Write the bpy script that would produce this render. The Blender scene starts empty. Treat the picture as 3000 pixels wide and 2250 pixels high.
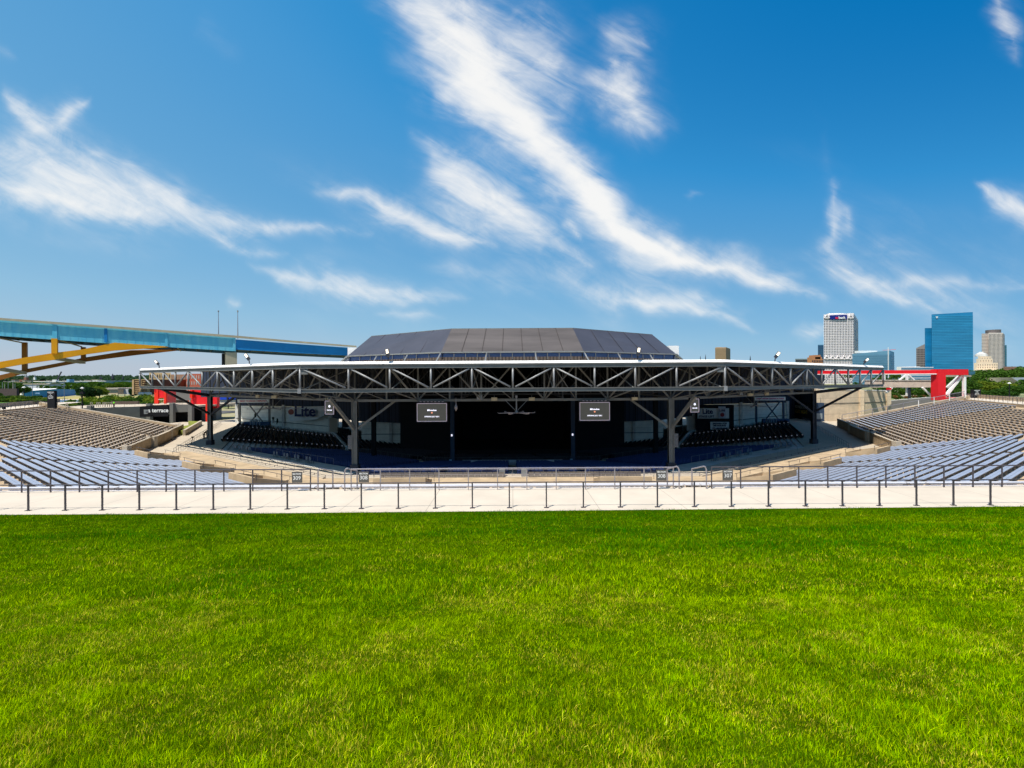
import bpy, math, random
import numpy as np
from mathutils import Vector, Matrix
random.seed(7); rng = np.random.default_rng(11)
R_ = math.radians
scene = bpy.context.scene
col = scene.collection
# ---------------------------------------------------------------- camera
FOC = 1400.0; ROLL = 0.0057; CAMZ = 20.0
cam_d = bpy.data.cameras.new('camera'); cam = bpy.data.objects.new('camera', cam_d); col.objects.link(cam)
cam_d.sensor_fit = 'HORIZONTAL'; cam_d.sensor_width = 36.0; cam_d.lens = 36.0 * FOC / 3000.0
cam_d.clip_start = 0.1; cam_d.clip_end = 30000
cam.matrix_world = Matrix.Translation((0, 0, CAMZ)) @ Matrix.Rotation(math.pi / 2, 4, 'X') @ Matrix.Rotation(-ROLL, 4, 'Z')
cam_d.shift_y = (1114.0 - 1125.0) / 3000.0
scene.camera = cam

def P(px, py, D):
    """measured point of the photograph at forward distance D -> world position"""
    u, v = px - 1500.0, py - 1114.0
    return Vector(((u - ROLL * v) / FOC * D, D, CAMZ - (v + ROLL * u) / FOC * D))
def PG(px, py, z):
    """measured point lying at the known height z"""
    u, v = px - 1500.0, py - 1114.0
    D = (CAMZ - z) * FOC / (v + ROLL * u)
    return Vector(((u - ROLL * v) / FOC * D, D, z))

# ---------------------------------------------------------------- sky, clouds, sun, exposure
SUN_EL, SUN_AZ = 63.0, 40.0      # shadows fall away from the camera, 40 degrees to the right
sun_to = Vector((-math.sin(R_(SUN_AZ)) * math.cos(R_(SUN_EL)), -math.cos(R_(SUN_AZ)) * math.cos(R_(SUN_EL)), math.sin(R_(SUN_EL))))
sd = bpy.data.lights.new('sun', 'SUN'); sd.energy = 5.0; sd.angle = R_(0.53); sd.color = (1.0, 0.95, 0.86)
sun = bpy.data.objects.new('sun', sd); col.objects.link(sun)
sun.rotation_euler = (-sun_to).to_track_quat('-Z', 'Y').to_euler(); sun.location = (0, 0, 120)
W = bpy.data.worlds.new('World'); scene.world = W; W.use_nodes = True
wt = W.node_tree; wt.nodes.clear()
def wn(t, **k):
    n = wt.nodes.new(t)
    for a, b in k.items(): setattr(n, a, b)
    return n
wl = wt.links.new
sky = wn('ShaderNodeTexSky', sky_type='NISHITA', sun_disc=False)
sky.sun_elevation = R_(SUN_EL); sky.sun_rotation = R_(180 + SUN_AZ)
sky.air_density = 1.0; sky.dust_density = 0.25; sky.ozone_density = 1.3; sky.altitude = 0
tc = wn('ShaderNodeTexCoord'); sx = wn('ShaderNodeSeparateXYZ'); wl(tc.outputs['Generated'], sx.inputs[0])
def wm(op, a, b=None, c=None):
    n = wn('ShaderNodeMath', operation=op)
    for i, q in enumerate((a, b, c)):
        if q is None: continue
        if isinstance(q, (int, float)): n.inputs[i].default_value = q
        else: wl(q, n.inputs[i])
    return n.outputs[0]
# regrade the physical sky towards the saturated blue of the photograph; overhead it stays the plain Nishita sky
ssep = wn('ShaderNodeSeparateColor'); wl(sky.outputs[0], ssep.inputs[0])
drv = wm('MULTIPLY', wm('MULTIPLY', ssep.outputs[0], 0.1), wm('SUBTRACT', 1.0, wm('MULTIPLY', sx.outputs[0], 0.5)))
rp = wn('ShaderNodeValToRGB'); wl(drv, rp.inputs[0]); el_ = rp.color_ramp.elements
STOPS = [(.075, (.002, .165, .46)), (.118, (.034, .268, .60)), (.135, (.062, .30, .62)), (.17, (.098, .335, .63)), (.27, (.175, .42, .68)), (.43, (.27, .50, .70)), (.62, (.37, .54, .68)), (.85, (.455, .53, .62))]
el_[0].position, el_[0].color = STOPS[0][0], (*STOPS[0][1], 1); el_[1].position, el_[1].color = STOPS[-1][0], (*STOPS[-1][1], 1)
for p_, c_ in STOPS[1:-1]: e_ = el_.new(p_); e_.color = (*c_, 1)
sc8 = wn('ShaderNodeVectorMath', operation='SCALE'); sc8.inputs['Scale'].default_value = 8.5 ; wl(rp.outputs[0], sc8.inputs[0])
zr_ = wn('ShaderNodeMapRange', interpolation_type='SMOOTHSTEP'); zr_.inputs['From Min'].default_value = .62; zr_.inputs['From Max'].default_value = .85; wl(sx.outputs[2], zr_.inputs['Value'])
mz = wn('ShaderNodeMix', data_type='RGBA'); wl(zr_.outputs[0], mz.inputs[0]); wl(sc8.outputs[0], mz.inputs[6]); wl(sky.outputs[0], mz.inputs[7])
bg1 = wn('ShaderNodeBackground'); bg1.inputs['Strength'].default_value = 0.1; wl(mz.outputs[2], bg1.inputs['Color'])
wo = wn('ShaderNodeOutputWorld'); wl(bg1.outputs[0], wo.inputs['Surface'])
scene.view_settings.view_transform = 'Standard'; scene.view_settings.look = 'None'; scene.view_settings.exposure = 0.3; scene.view_settings.gamma = 1.0
scene.cycles.max_bounces = 6; scene.cycles.diffuse_bounces = 4; scene.cycles.glossy_bounces = 2; scene.cycles.transmission_bounces = 2
scene.cycles.use_adaptive_sampling = True

# ---------------------------------------------------------------- cirrus sheet high above the scene
CLOUDS = [ # polylines of measured cirrus streaks: points (x, y, half width), density
 ([(1060,-190,150),(1300,60,150),(1400,230,135),(1500,370,105),(1640,500,85),(1800,620,68),(2000,740,52),(2200,815,42),(2420,860,34)], 1.12),
 ([(1180,0,110),(1330,180,90),(1420,330,70)], .40), ([(1450,60,200),(1650,220,160)], .30), ([(1560,200,130),(1720,330,110)], .34),
 ([(1750,70,70),(1880,110,80),(1945,130,50)], .44), ([(1810,170,60),(1850,260,75),(1890,330,85),(1950,410,60)], .66), ([(1740,200,60),(1840,330,110)], .34), ([(1250,290,40),(1330,300,30)], .3),
 ([(10,240,40),(90,330,46),(140,380,56)], .62), ([(140,370,42),(200,300,38),(268,278,18)], .66), ([(140,390,70),(330,500,60),(600,640,50),(1000,680,40)], .36),
 ([(-80,500,70),(120,575,62),(350,630,52),(560,660,40)], .58), ([(-80,440,140),(300,560,130),(760,670,80)], .46), ([(-80,380,90),(180,470,80),(420,560,60)], .30), ([(540,680,34),(680,715,28),(860,740,14)], .42), ([(660,640,34),(900,665,24),(1100,680,12)], .34),
 ([(1190,390,36),(1270,460,50),(1330,520,60),(1460,600,72),(1600,690,60),(1760,770,34)], .62), ([(1200,430,60),(1400,640,90),(1720,760,50)], .30), ([(1290,520,100),(1520,650,90)], .26), ([(1690,640,28),(1740,710,12)], .36),
 ([(920,545,20),(1050,580,28),(1200,640,34),(1330,690,30),(1460,735,14)], .62), ([(740,765,22),(830,800,32),(960,820,42),(1120,860,42),(1260,895,24)], .60), ([(1150,850,34),(1360,870,22)], .28), ([(1090,920,20),(1280,935,16)], .3),
 ([(1640,810,40),(1830,880,40),(2000,900,34),(2160,950,24),(2240,985,10)], .50), ([(1840,740,30),(1920,760,50),(1990,750,20)], .40), ([(1500,760,80),(1800,830,100),(2200,930,60)], .34), ([(1200,760,60),(1600,860,60)], .24), ([(2080,700,60),(2300,840,60)], .2), ([(2010,870,24),(2120,900,20)],.34),
 ([(2440,540,16),(2420,640,30),(2400,730,44),(2480,790,46),(2600,850,30),(2740,900,12)], .56), ([(2450,600,30),(2470,690,26)], .34), ([(2330,985,40),(2420,960,30),(2370,940,20)], .40), ([(2350,800,30),(2200,830,24)], .22),
 ([(2860,540,22),(2930,590,44),(3060,640,50)], .66), ([(2920,-60,30),(2960,40,46),(3010,170,40)], .5), ([(640,880,26),(710,885,20)], .42), ([(2500,815,24),(2800,800,26),(3060,860,20)], .28), ([(-40,130,34),(80,160,18)], .2), ([(560,40,60),(700,180,40)], .10), ([(60,700,60),(500,760,60)], .10), ([(2030,575,10),(2110,572,10)], .2), ([(2400,240,10),(2440,700,40)], .05)]

def vnz(x, y, seed):
    r = np.random.default_rng(seed); G = r.random((256, 256)); X = x + 1000.3; Y = y + 1000.7; xi = np.floor(X).astype(int); yi = np.floor(Y).astype(int)
    fx = X - xi; fy = Y - yi; fx = fx * fx * (3 - 2 * fx); fy = fy * fy * (3 - 2 * fy); g = lambda a, b: G[a % 256, b % 256]
    return (g(xi, yi) * (1 - fx) + g(xi + 1, yi) * fx) * (1 - fy) + (g(xi, yi + 1) * (1 - fx) + g(xi + 1, yi + 1) * fx) * fy
def fbm(x, y, seed, o=5): return sum(vnz(x * 2.03 ** i, y * 2.03 ** i, seed + i) * .5 ** i for i in range(o)) / sum(.5 ** i for i in range(o))
NU, NV = 760, 330; U, Vv = np.meshgrid(np.linspace(-1.75, 1.75, NU), np.linspace(.005, 1.25, NV)); X = U * FOC + 1500; Y = 1114 - Vv * FOC
wx = (fbm(X / 330, Y / 330, 1) - .5) * 120 + (fbm(X / 90, Y / 90, 9, 4) - .5) * 62; wy = (fbm(X / 330, Y / 330, 21) - .5) * 90 + (fbm(X / 90, Y / 90, 29, 4) - .5) * 48
den = np.zeros_like(X)
for (pl_, d) in CLOUDS:
    best = np.zeros_like(X); nseg = len(pl_) - 1
    for k_, ((x0, y0, w0), (x1, y1, w1)) in enumerate(zip(pl_[:-1], pl_[1:])):
        dx, dy = x1 - x0, y1 - y0; t = np.clip(((X + wx - x0) * dx + (Y + wy - y0) * dy) / (dx * dx + dy * dy), 0, 1); w = (w0 + (w1 - w0) * t) * 2.0
        gt = (k_ + t) / nseg; tap = .25 + .75 * np.clip(np.minimum(gt, (1 - gt) * .9) * 4, 0, 1) ** .8
        r = np.hypot(X + wx - x0 - t * dx, Y + wy - y0 - t * dy) / (w * (.5 + .5 * tap)); f = np.clip(1 - r, 0, 1); f = .66 * f ** 1.45 + .38 * np.clip(1.15 - 2.4 * r, 0, 1); best = np.maximum(best, f * tap)
    den = 1 - (1 - den) * (1 - np.clip(best * d * .86, 0, 1))
veil = np.clip(fbm(X / 900 + Y / 1500, Y / 260 - X / 700, 77, 4) - .50, 0, 1) * .80 * np.clip((Y - 380) / 350, 0, 1)
den = 1 - (1 - den) * (1 - veil)
nrm_ = np.sqrt(U ** 2 + 1 + Vv ** 2); RR = 14500.0; co = np.stack([U / nrm_ * RR, 1 / nrm_ * RR, CAMZ + Vv / nrm_ * RR], -1).reshape(-1, 3)
ii = (np.arange(NV - 1)[:, None] * NU + np.arange(NU - 1)[None]).ravel(); fc = np.stack([ii, ii + 1, ii + 1 + NU, ii + NU], 1)
me = bpy.data.meshes.new('clouds'); me.vertices.add(len(co)); me.vertices.foreach_set('co', co.astype(np.float32).ravel()); me.loops.add(fc.size); me.loops.foreach_set('vertex_index', fc.astype(np.int32).ravel())
me.polygons.add(len(fc)); me.polygons.foreach_set('loop_start', (np.arange(len(fc)) * 4).astype(np.int32)); me.update(calc_edges=True)
a1 = me.attributes.new('cover', 'FLOAT', 'POINT'); a1.data.foreach_set('value', den.astype(np.float32).ravel())
a2 = me.attributes.new('sheet', 'FLOAT_VECTOR', 'POINT'); a2.data.foreach_set('vector', np.stack([U, Vv, U * 0], -1).astype(np.float32).ravel())
cm = bpy.data.materials.new('cirrus'); cm.use_nodes = True; ct = cm.node_tree; ct.nodes.clear(); cl_ = ct.links.new
def cn(t, **k):
    n = ct.nodes.new(t)
    for a, b in k.items(): setattr(n, a, b)
    return n
def cmath(op, a, b):
    n = cn('ShaderNodeMath', operation=op)
    for i, q in enumerate((a, b)):
        if isinstance(q, (int, float)): n.inputs[i].default_value = q
        else: cl_(q, n.inputs[i])
    return n.outputs[0]
an = cn('ShaderNodeAttribute', attribute_name='cover'); av = cn('ShaderNodeAttribute', attribute_name='sheet')
def cnoise(scale, detail, rough, dist, ms, rot):
    m1 = cn('ShaderNodeMapping'); m1.inputs['Rotation'].default_value = (0, 0, rot); cl_(av.outputs['Vector'], m1.inputs[0]); m2 = cn('ShaderNodeMapping'); m2.inputs['Scale'].default_value = ms; cl_(m1.outputs[0], m2.inputs[0])
    n = cn('ShaderNodeTexNoise'); n.inputs['Scale'].default_value = scale; n.inputs['Detail'].default_value = detail; n.inputs['Roughness'].default_value = rough; n.inputs['Distortion'].default_value = dist; cl_(m2.outputs[0], n.inputs['Vector']); return n.outputs['Fac']
f1 = cnoise(6.0, 9, .62, .5, (.45, 3.6, 1), R_(31)); f2 = cnoise(11.0, 9, .64, .8, (.8, 1.7, 1), R_(22))
fs_ = cmath('ADD', cmath('MULTIPLY', cmath('SUBTRACT', f1, .5), 1.25), cmath('MULTIPLY', cmath('SUBTRACT', f2, .5), 1.25))
dn = an.outputs['Fac']; ma = cmath('ADD', dn, cmath('MULTIPLY', fs_, cmath('MINIMUM', cmath('MULTIPLY', dn, 1.7), .6)))
mr = cn('ShaderNodeMapRange', interpolation_type='SMOOTHSTEP'); mr.inputs['From Min'].default_value = .0; mr.inputs['From Max'].default_value = 1.02; mr.inputs['To Max'].default_value = .93; cl_(ma, mr.inputs['Value'])
em = cn('ShaderNodeEmission'); em.inputs['Strength'].default_value = .80; em.inputs['Color'].default_value = (1.0, .985, .955, 1); tp = cn('ShaderNodeBsdfTransparent'); ms_c = cn('ShaderNodeMixShader')
cl_(mr.outputs[0], ms_c.inputs[0]); cl_(tp.outputs[0], ms_c.inputs[1]); cl_(em.outputs[0], ms_c.inputs[2]); oc = cn('ShaderNodeOutputMaterial'); cl_(ms_c.outputs[0], oc.inputs[0])
me.materials.append(cm); co_ = bpy.data.objects.new('clouds', me); col.objects.link(co_); co_['kind'] = 'structure'

# ---------------------------------------------------------------- materials
MATS = {}
def mat(name, c, rough=0.7, metal=0.0, var=0.15, scale=1.0, bump=0.0, spec=0.3, c2=None, emit=None, streak=None, obj=False, detail=5):
    if name in MATS: return MATS[name]
    m = bpy.data.materials.new(name); m.use_nodes = True; nt = m.node_tree; b = nt.nodes['Principled BSDF']
    b.inputs['Roughness'].default_value = rough; b.inputs['Metallic'].default_value = metal; b.inputs['Specular IOR Level'].default_value = spec
    if emit:
        b.inputs['Emission Color'].default_value = (*emit[:3], 1); b.inputs['Emission Strength'].default_value = emit[3]
    t = nt.nodes.new('ShaderNodeTexCoord'); n = nt.nodes.new('ShaderNodeTexNoise'); n.inputs['Scale'].default_value = scale
    n.inputs['Detail'].default_value = detail; n.inputs['Roughness'].default_value = 0.6
    mp = nt.nodes.new('ShaderNodeMapping'); nt.links.new(t.outputs['Object'], mp.inputs[0]); nt.links.new(mp.outputs[0], n.inputs['Vector'])
    if streak: mp.inputs['Scale'].default_value = streak
    mixn = nt.nodes.new('ShaderNodeMix'); mixn.data_type = 'RGBA'
    if c2 is None:
        mixn.inputs[6].default_value = (*[max(0, q * (1 - var)) for q in c], 1); mixn.inputs[7].default_value = (*[min(1, q * (1 + var)) for q in c], 1)
    else:
        mixn.inputs[6].default_value = (*c, 1); mixn.inputs[7].default_value = (*c2, 1)
    r = nt.nodes.new('ShaderNodeMapRange'); r.inputs['From Min'].default_value = 0.32; r.inputs['From Max'].default_value = 0.68
    nt.links.new(n.outputs['Fac'], r.inputs['Value']); nt.links.new(r.outputs[0], mixn.inputs[0]); nt.links.new(mixn.outputs[2], b.inputs['Base Color'])
    if bump:
        bp = nt.nodes.new('ShaderNodeBump'); bp.inputs['Strength'].default_value = bump; bp.inputs['Distance'].default_value = 0.05
        n2 = nt.nodes.new('ShaderNodeTexNoise'); n2.inputs['Scale'].default_value = scale * 8; n2.inputs['Detail'].default_value = 6
        nt.links.new(t.outputs['Object'], n2.inputs['Vector']); nt.links.new(n2.outputs['Fac'], bp.inputs['Height']); nt.links.new(bp.outputs[0], b.inputs['Normal'])
    MATS[name] = m; return m
def lines_mat(name, c, cline, axis_scale, width, rough=0.7, var=0.1, metal=0.0):
    """paint or cladding with thin procedural joints; axis_scale = lines per metre along x, y, z"""
    m = mat(name, c, rough, metal, var, 0.6); nt = m.node_tree; b = nt.nodes['Principled BSDF']
    src = b.inputs['Base Color'].links[0].from_socket
    t = nt.nodes.new('ShaderNodeTexCoord'); s = nt.nodes.new('ShaderNodeSeparateXYZ'); nt.links.new(t.outputs['Object'], s.inputs[0])
    tot = None
    for i, k in enumerate(axis_scale):
        if not k: continue
        a = nt.nodes.new('ShaderNodeMath'); a.operation = 'MULTIPLY'; nt.links.new(s.outputs[i], a.inputs[0]); a.inputs[1].default_value = k
        f = nt.nodes.new('ShaderNodeMath'); f.operation = 'FRACT'; nt.links.new(a.outputs[0], f.inputs[0])
        l = nt.nodes.new('ShaderNodeMath'); l.operation = 'LESS_THAN'; nt.links.new(f.outputs[0], l.inputs[0]); l.inputs[1].default_value = width * k
        if tot is None: tot = l.outputs[0]
        else:
            q = nt.nodes.new('ShaderNodeMath'); q.operation = 'MAXIMUM'; nt.links.new(tot, q.inputs[0]); nt.links.new(l.outputs[0], q.inputs[1]); tot = q.outputs[0]
    mx = nt.nodes.new('ShaderNodeMix'); mx.data_type = 'RGBA'; mx.inputs[7].default_value = (*cline, 1)
    nt.links.new(tot, mx.inputs[0]); nt.links.new(src, mx.inputs[6]); nt.links.new(mx.outputs[2], b.inputs['Base Color'])
    return m

# ---------------------------------------------------------------- mesh helpers
ORG = {}
class MB:
    def __init__(s): s.v = []; s.f = []
    def add(s, vs, fs):
        o = len(s.v); s.v += [tuple(q) for q in vs]; s.f += [tuple(i + o for i in f) for f in fs]; return s
    def poly(s, pts): return s.add(pts, [tuple(range(len(pts)))])
    def box(s, c, d, rz=0.0):
        x, y, z = d[0] / 2, d[1] / 2, d[2] / 2; ca, sa = math.cos(rz), math.sin(rz); vs = []
        for sz in (-z, z):
            for (a, b) in ((-x, -y), (x, -y), (x, y), (-x, y)):
                vs.append((c[0] + a * ca - b * sa, c[1] + a * sa + b * ca, c[2] + sz))
        return s.add(vs, [(0, 3, 2, 1), (4, 5, 6, 7), (0, 1, 5, 4), (1, 2, 6, 5), (2, 3, 7, 6), (3, 0, 4, 7)])
    def beam(s, a, b, w, h, up=(0, 0, 1)):
        a, b = Vector(a), Vector(b); t = (b - a)
        if t.length < 1e-6: return s
        t.normalize(); up = Vector(up)
        if abs(t.dot(up)) > 0.99: up = Vector((0, 1, 0))
        r = t.cross(up).normalized(); u = r.cross(t).normalized(); vs = []
        for p in (a, b):
            for (i, j) in ((-1, -1), (1, -1), (1, 1), (-1, 1)): vs.append(p + r * (i * w / 2) + u * (j * h / 2))
        return s.add(vs, [(0, 1, 2, 3), (7, 6, 5, 4), (0, 4, 5, 1), (1, 5, 6, 2), (2, 6, 7, 3), (3, 7, 4, 0)])
    def tube(s, a, b, r, n=8, r2=None):
        a, b = Vector(a), Vector(b); t = b - a
        if t.length < 1e-6: return s
        t.normalize(); q = Vector((0, 0, 1)) if abs(t.z) < 0.95 else Vector((1, 0, 0)); x = t.cross(q).normalized(); y = t.cross(x); r2 = r if r2 is None else r2; vs = []
        for p, rr in ((a, r), (b, r2)):
            for k in range(n):
                an = 2 * math.pi * k / n; vs.append(p + x * (rr * math.cos(an)) + y * (rr * math.sin(an)))
        fs = [(k, (k + 1) % n, n + (k + 1) % n, n + k) for k in range(n)] + [tuple(range(n - 1, -1, -1)), tuple(range(n, 2 * n))]
        return s.add(vs, fs)
    def path(s, pts, r, n=8):
        for a, b in zip(pts[:-1], pts[1:]): s.tube(a, b, r, n)
        return s
    def prism(s, pts, z0, z1):
        n = len(pts); A = sum(pts[i][0] * pts[(i + 1) % n][1] - pts[(i + 1) % n][0] * pts[i][1] for i in range(n))
        if A < 0: pts = pts[::-1]
        zz0 = z0 if isinstance(z0, (list, tuple)) else [z0] * n; zz1 = z1 if isinstance(z1, (list, tuple)) else [z1] * n
        if A < 0: zz0 = zz0[::-1]; zz1 = zz1[::-1]
        vs = [(p[0], p[1], zz0[i]) for i, p in enumerate(pts)] + [(p[0], p[1], zz1[i]) for i, p in enumerate(pts)]
        return s.add(vs, [tuple(range(n - 1, -1, -1)), tuple(range(n, 2 * n))] + [(i, (i + 1) % n, n + (i + 1) % n, n + i) for i in range(n)])
    def wall(s, a, b, t, z0, z1, z1b=None, z0b=None):
        """upright slab along a->b, thickness t to the right-hand side"""
        a, b = Vector(a[:2]), Vector(b[:2]); d = (b - a).normalized(); n = Vector((d.y, -d.x)) * t
        z1b = z1 if z1b is None else z1b; z0b = z0 if z0b is None else z0b
        return s.prism([a, b, b + n, a + n], [z0, z0b, z0b, z0], [z1, z1b, z1b, z1])
    def lathe(s, c, prof, n=12):
        vs = []
        for (r, z) in prof:
            for k in range(n): vs.append((c[0] + r * math.cos(2 * math.pi * k / n), c[1] + r * math.sin(2 * math.pi * k / n), c[2] + z))
        fs = []
        for i in range(len(prof) - 1):
            for k in range(n): fs.append((i * n + k, i * n + (k + 1) % n, (i + 1) * n + (k + 1) % n, (i + 1) * n + k))
        fs.append(tuple(range(n - 1, -1, -1))); fs.append(tuple((len(prof) - 1) * n + k for k in range(n)))
        return s.add(vs, fs)
    def build(s, name, m, parent=None, label=None, cat=None, group=None, kind=None, smooth=False, origin=None):
        off = Vector((0, 0, 0))
        if parent is not None: off = ORG[parent.name]
        elif origin is not None: off = Vector(origin)
        me = bpy.data.meshes.new(name)
        me.from_pydata([(q[0] - off.x, q[1] - off.y, q[2] - off.z) for q in s.v], [], s.f); me.update()
        if smooth: me.shade_smooth()
        o = bpy.data.objects.new(name, me); me.materials.append(m); col.objects.link(o)
        if parent is not None: o.parent = parent
        else: o.location = off
        ORG[o.name] = off.copy()
        return tag(o, label, cat, group, kind)
def tag(o, label=None, cat=None, group=None, kind=None):
    if label: o['label'] = label
    if cat: o['category'] = cat
    if group: o['group'] = group
    if kind: o['kind'] = kind
    return o
def empty(name, loc, label, cat, group=None):
    o = bpy.data.objects.new(name, None); o.location = loc; o.empty_display_size = 0.5; col.objects.link(o); ORG[o.name] = Vector(loc); return tag(o, label, cat, group)
def copy_tree(o, parent=None):
    c = o.copy(); col.objects.link(c); c.parent = parent; ORG[c.name] = ORG[o.name].copy()
    for ch in list(o.children): copy_tree(ch, c)
    return c
def text(name, s, M, size, m, parent, ext=0.01, align='CENTER', sx=1.0, bold=0.0):
    """raised lettering as a mesh; M maps x right, y up to the world"""
    cu = bpy.data.curves.new('t', 'FONT'); cu.body = s; cu.size = size; cu.extrude = ext; cu.align_x = align; cu.align_y = 'CENTER'; cu.offset = bold; cu.resolution_u = 3
    to = bpy.data.objects.new('t', cu); col.objects.link(to); dg = bpy.context.evaluated_depsgraph_get(); dg.update()
    me = bpy.data.meshes.new_from_object(to.evaluated_get(dg)); me.name = name; bpy.data.objects.remove(to); bpy.data.curves.remove(cu)
    off = ORG[parent.name]
    me.transform(Matrix.Translation(-off) @ M @ Matrix.Diagonal((sx, 1, 1, 1))); me.materials.clear(); me.materials.append(m)
    o = bpy.data.objects.new(name, me); col.objects.link(o); o.parent = parent; ORG[o.name] = off.copy(); return o
def facing(p, toward=None, az=None):
    """matrix of an upright board at p: local z points to the viewer side (az = direction angle of that side)"""
    n = Vector((math.cos(az), math.sin(az), 0)); x = Vector((-n.y, n.x, 0))
    return Matrix(((x.x, 0, n.x, p[0]), (x.y, 0, n.y, p[1]), (x.z, 1, n.z, p[2]), (0, 0, 0, 1)))
ORD = ['', 'first', 'second', 'third', 'fourth', 'fifth', 'sixth', 'seventh', 'eighth', 'ninth', 'tenth', 'eleventh', 'twelfth', 'thirteenth', 'fourteenth', 'fifteenth', 'sixteenth', 'seventeenth', 'eighteenth', 'nineteenth', 'twentieth', 'twenty-first', 'twenty-second', 'twenty-third', 'twenty-fourth', 'twenty-fifth', 'twenty-sixth', 'twenty-seventh', 'twenty-eighth', 'twenty-ninth', 'thirtieth', 'thirty-first', 'thirty-second']
# shared materials
m_conc = mat('pale_concrete', (0.47, 0.40, 0.31), 0.85, var=0.10, scale=0.35, bump=0.15)
m_tan = mat('tan_concrete', (0.44, 0.33, 0.21), 0.88, var=0.2, scale=0.5, bump=0.2)
m_grayc = mat('grey_concrete', (0.50, 0.50, 0.48), 0.88, var=0.16, scale=0.4)
m_rail = mat('painted_rail', (0.085, 0.075, 0.085), 0.45, 0.3, 0.1, 3)
m_galv = mat('galvanised_rail', (0.34, 0.31, 0.33), 0.4, 0.5, 0.1, 3)
m_steel = mat('grey_painted_steel', (0.175, 0.18, 0.175), 0.5, 0.15, 0.12, 1.0)
m_steel_l = mat('light_grey_steel', (0.25, 0.255, 0.26), 0.45, 0.2, 0.12, 1.0)
m_dark = mat('dark_steel', (0.035, 0.04, 0.055), 0.6, 0.1, 0.2, 1.0)
m_black = mat('matte_black', (0.006, 0.006, 0.009), 0.8, 0.0, 0.2, 1.0)
m_blackclad = lines_mat('black_ribbed_cladding', (0.028, 0.038, 0.068), (0.010, 0.013, 0.022), (0.9, 0.9, 0), 0.16, 0.7)
m_white = mat('white_paint', (0.82, 0.80, 0.77), 0.5, var=0.05, scale=0.4)
m_fascia = mat('white_membrane', (0.86, 0.84, 0.81), 0.6, var=0.04, scale=0.25)
m_red = mat('red_paint', (0.72, 0.012, 0.02), 0.5, var=0.06, scale=0.4)
m_redo = mat('orange_red_paint', (0.80, 0.03, 0.012), 0.5, var=0.06, scale=0.4)
m_blue_seat = mat('navy_plastic_seat', (0.02, 0.042, 0.14), 0.45, 0, 0.3, 2.0, spec=0.4)
m_black_seat = mat('black_plastic_seat', (0.016, 0.018, 0.028), 0.5, 0, 0.3, 2.0, spec=0.3)
m_benchw = mat('glare_pale_plank', (0.62, 0.60, 0.62), 0.4, 0.1, 0.1, 0.6)  # white of the grazing glare put into the centre plank colour
m_bench = mat('sky_blue_grey_plank', (0.32, 0.355, 0.44), 0.42, 0.1, 0.14, 0.6, streak=(1, 1, 1), spec=0.5)  # blue of the reflected sky put into the plank colour
m_bench_leg = mat('bench_bracket', (0.22, 0.20, 0.18), 0.7, 0.1, 0.2, 2)
m_bench_t = mat('reflection_tan_plank', (0.42, 0.345, 0.275), 0.6, 0.1, 0.2, 0.8)  # tan stands in for how these blocks reflect sun and sky
m_bench_g = mat('silver_plank', (0.46, 0.50, 0.58), 0.35, 0.2, 0.12, 0.8)
m_glass = mat('blue_window_glass', (0.02, 0.06, 0.13), 0.1, 0.0, 0.2, 0.2, spec=0.8)
m_scrW = mat('screen_letters', (0.8, 0.8, 0.9), 0.5, emit=(0.85, 0.85, 1.0, 0.9))
m_lampE = mat('lamp_lens', (0.9, 0.85, 0.75), 0.3, emit=(1.0, 0.85, 0.62, 1.4))
m_ptxt = mat('white_lettering', (0.75, 0.75, 0.75), 0.6, var=0.03)
# ================================================================ the seating bowl (the setting)
CC = Vector((0, 130))
BL = {'L2': (-154.8, -170.5, -140.4), 'L1': (-126.0, -140.4, -108.0), 'C': (-90.0, -108.0, -72.0), 'R1': (-54.0, -72.0, -39.6), 'R2': (-25.2, -39.6, -5.5)}
def bp(blk, d, s):
    a = R_(BL[blk][0]); return Vector((CC.x + math.cos(a) * d - math.sin(a) * s, CC.y + math.sin(a) * d + math.cos(a) * s))
def sb(blk, d, ang): return d * math.tan(R_(ang - BL[blk][0]))
def zt(k): return 8.0 + 0.2135 * k
def ring(mb, d0, d1, z0, z1=None, blks=('L2', 'L1', 'C', 'R1', 'R2'), lo=None, hi=None):
    """sloping or flat polygonal ring between plane distances d0 < d1"""
    z1 = z0 if z1 is None else z1
    for b in blks:
        a0, a1 = BL[b][1], BL[b][2]
        if lo and b == blks[0]: a0 = lo
        if hi and b == blks[-1]: a1 = hi
        p = [(bp(b, d0, sb(b, d0, a0)), z0), (bp(b, d1, sb(b, d1, a0)), z1), (bp(b, d1, sb(b, d1, a1)), z1), (bp(b, d0, sb(b, d0, a1)), z0)]
        mb.poly([(q.x, q.y, z) for q, z in p])
    return mb
def riser(mb, d, z0, z1, blks=('L2', 'L1', 'C', 'R1', 'R2')):
    for b in blks:
        q0, q1 = bp(b, d, sb(b, d, BL[b][1])), bp(b, d, sb(b, d, BL[b][2]))
        mb.poly([(q0.x, q0.y, z0), (q1.x, q1.y, z0), (q1.x, q1.y, z1), (q0.x, q0.y, z1)])
NR = 29
mb = MB()
for k in range(NR):
    bl = ('L2', 'L1', 'C', 'R1', 'R2') if k >= 3 else ('L1', 'C', 'R1')
    d = 76.2 + k
    ring(mb, d, d + 1.0 if k < NR - 1 else 106.4, zt(k), blks=bl); riser(mb, d, zt(k) - 0.2135, zt(k), bl)
riser(mb, 106.4, zt(NR - 1), 14.67)
ring(mb, 70.9, 76.2, 8.0, blks=('L1', 'C', 'R1')); 
mb.build('seating_terrace', m_tan, kind='structure')
mb = MB(); ring(mb, 106.4, 110.65, 14.67)
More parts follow.
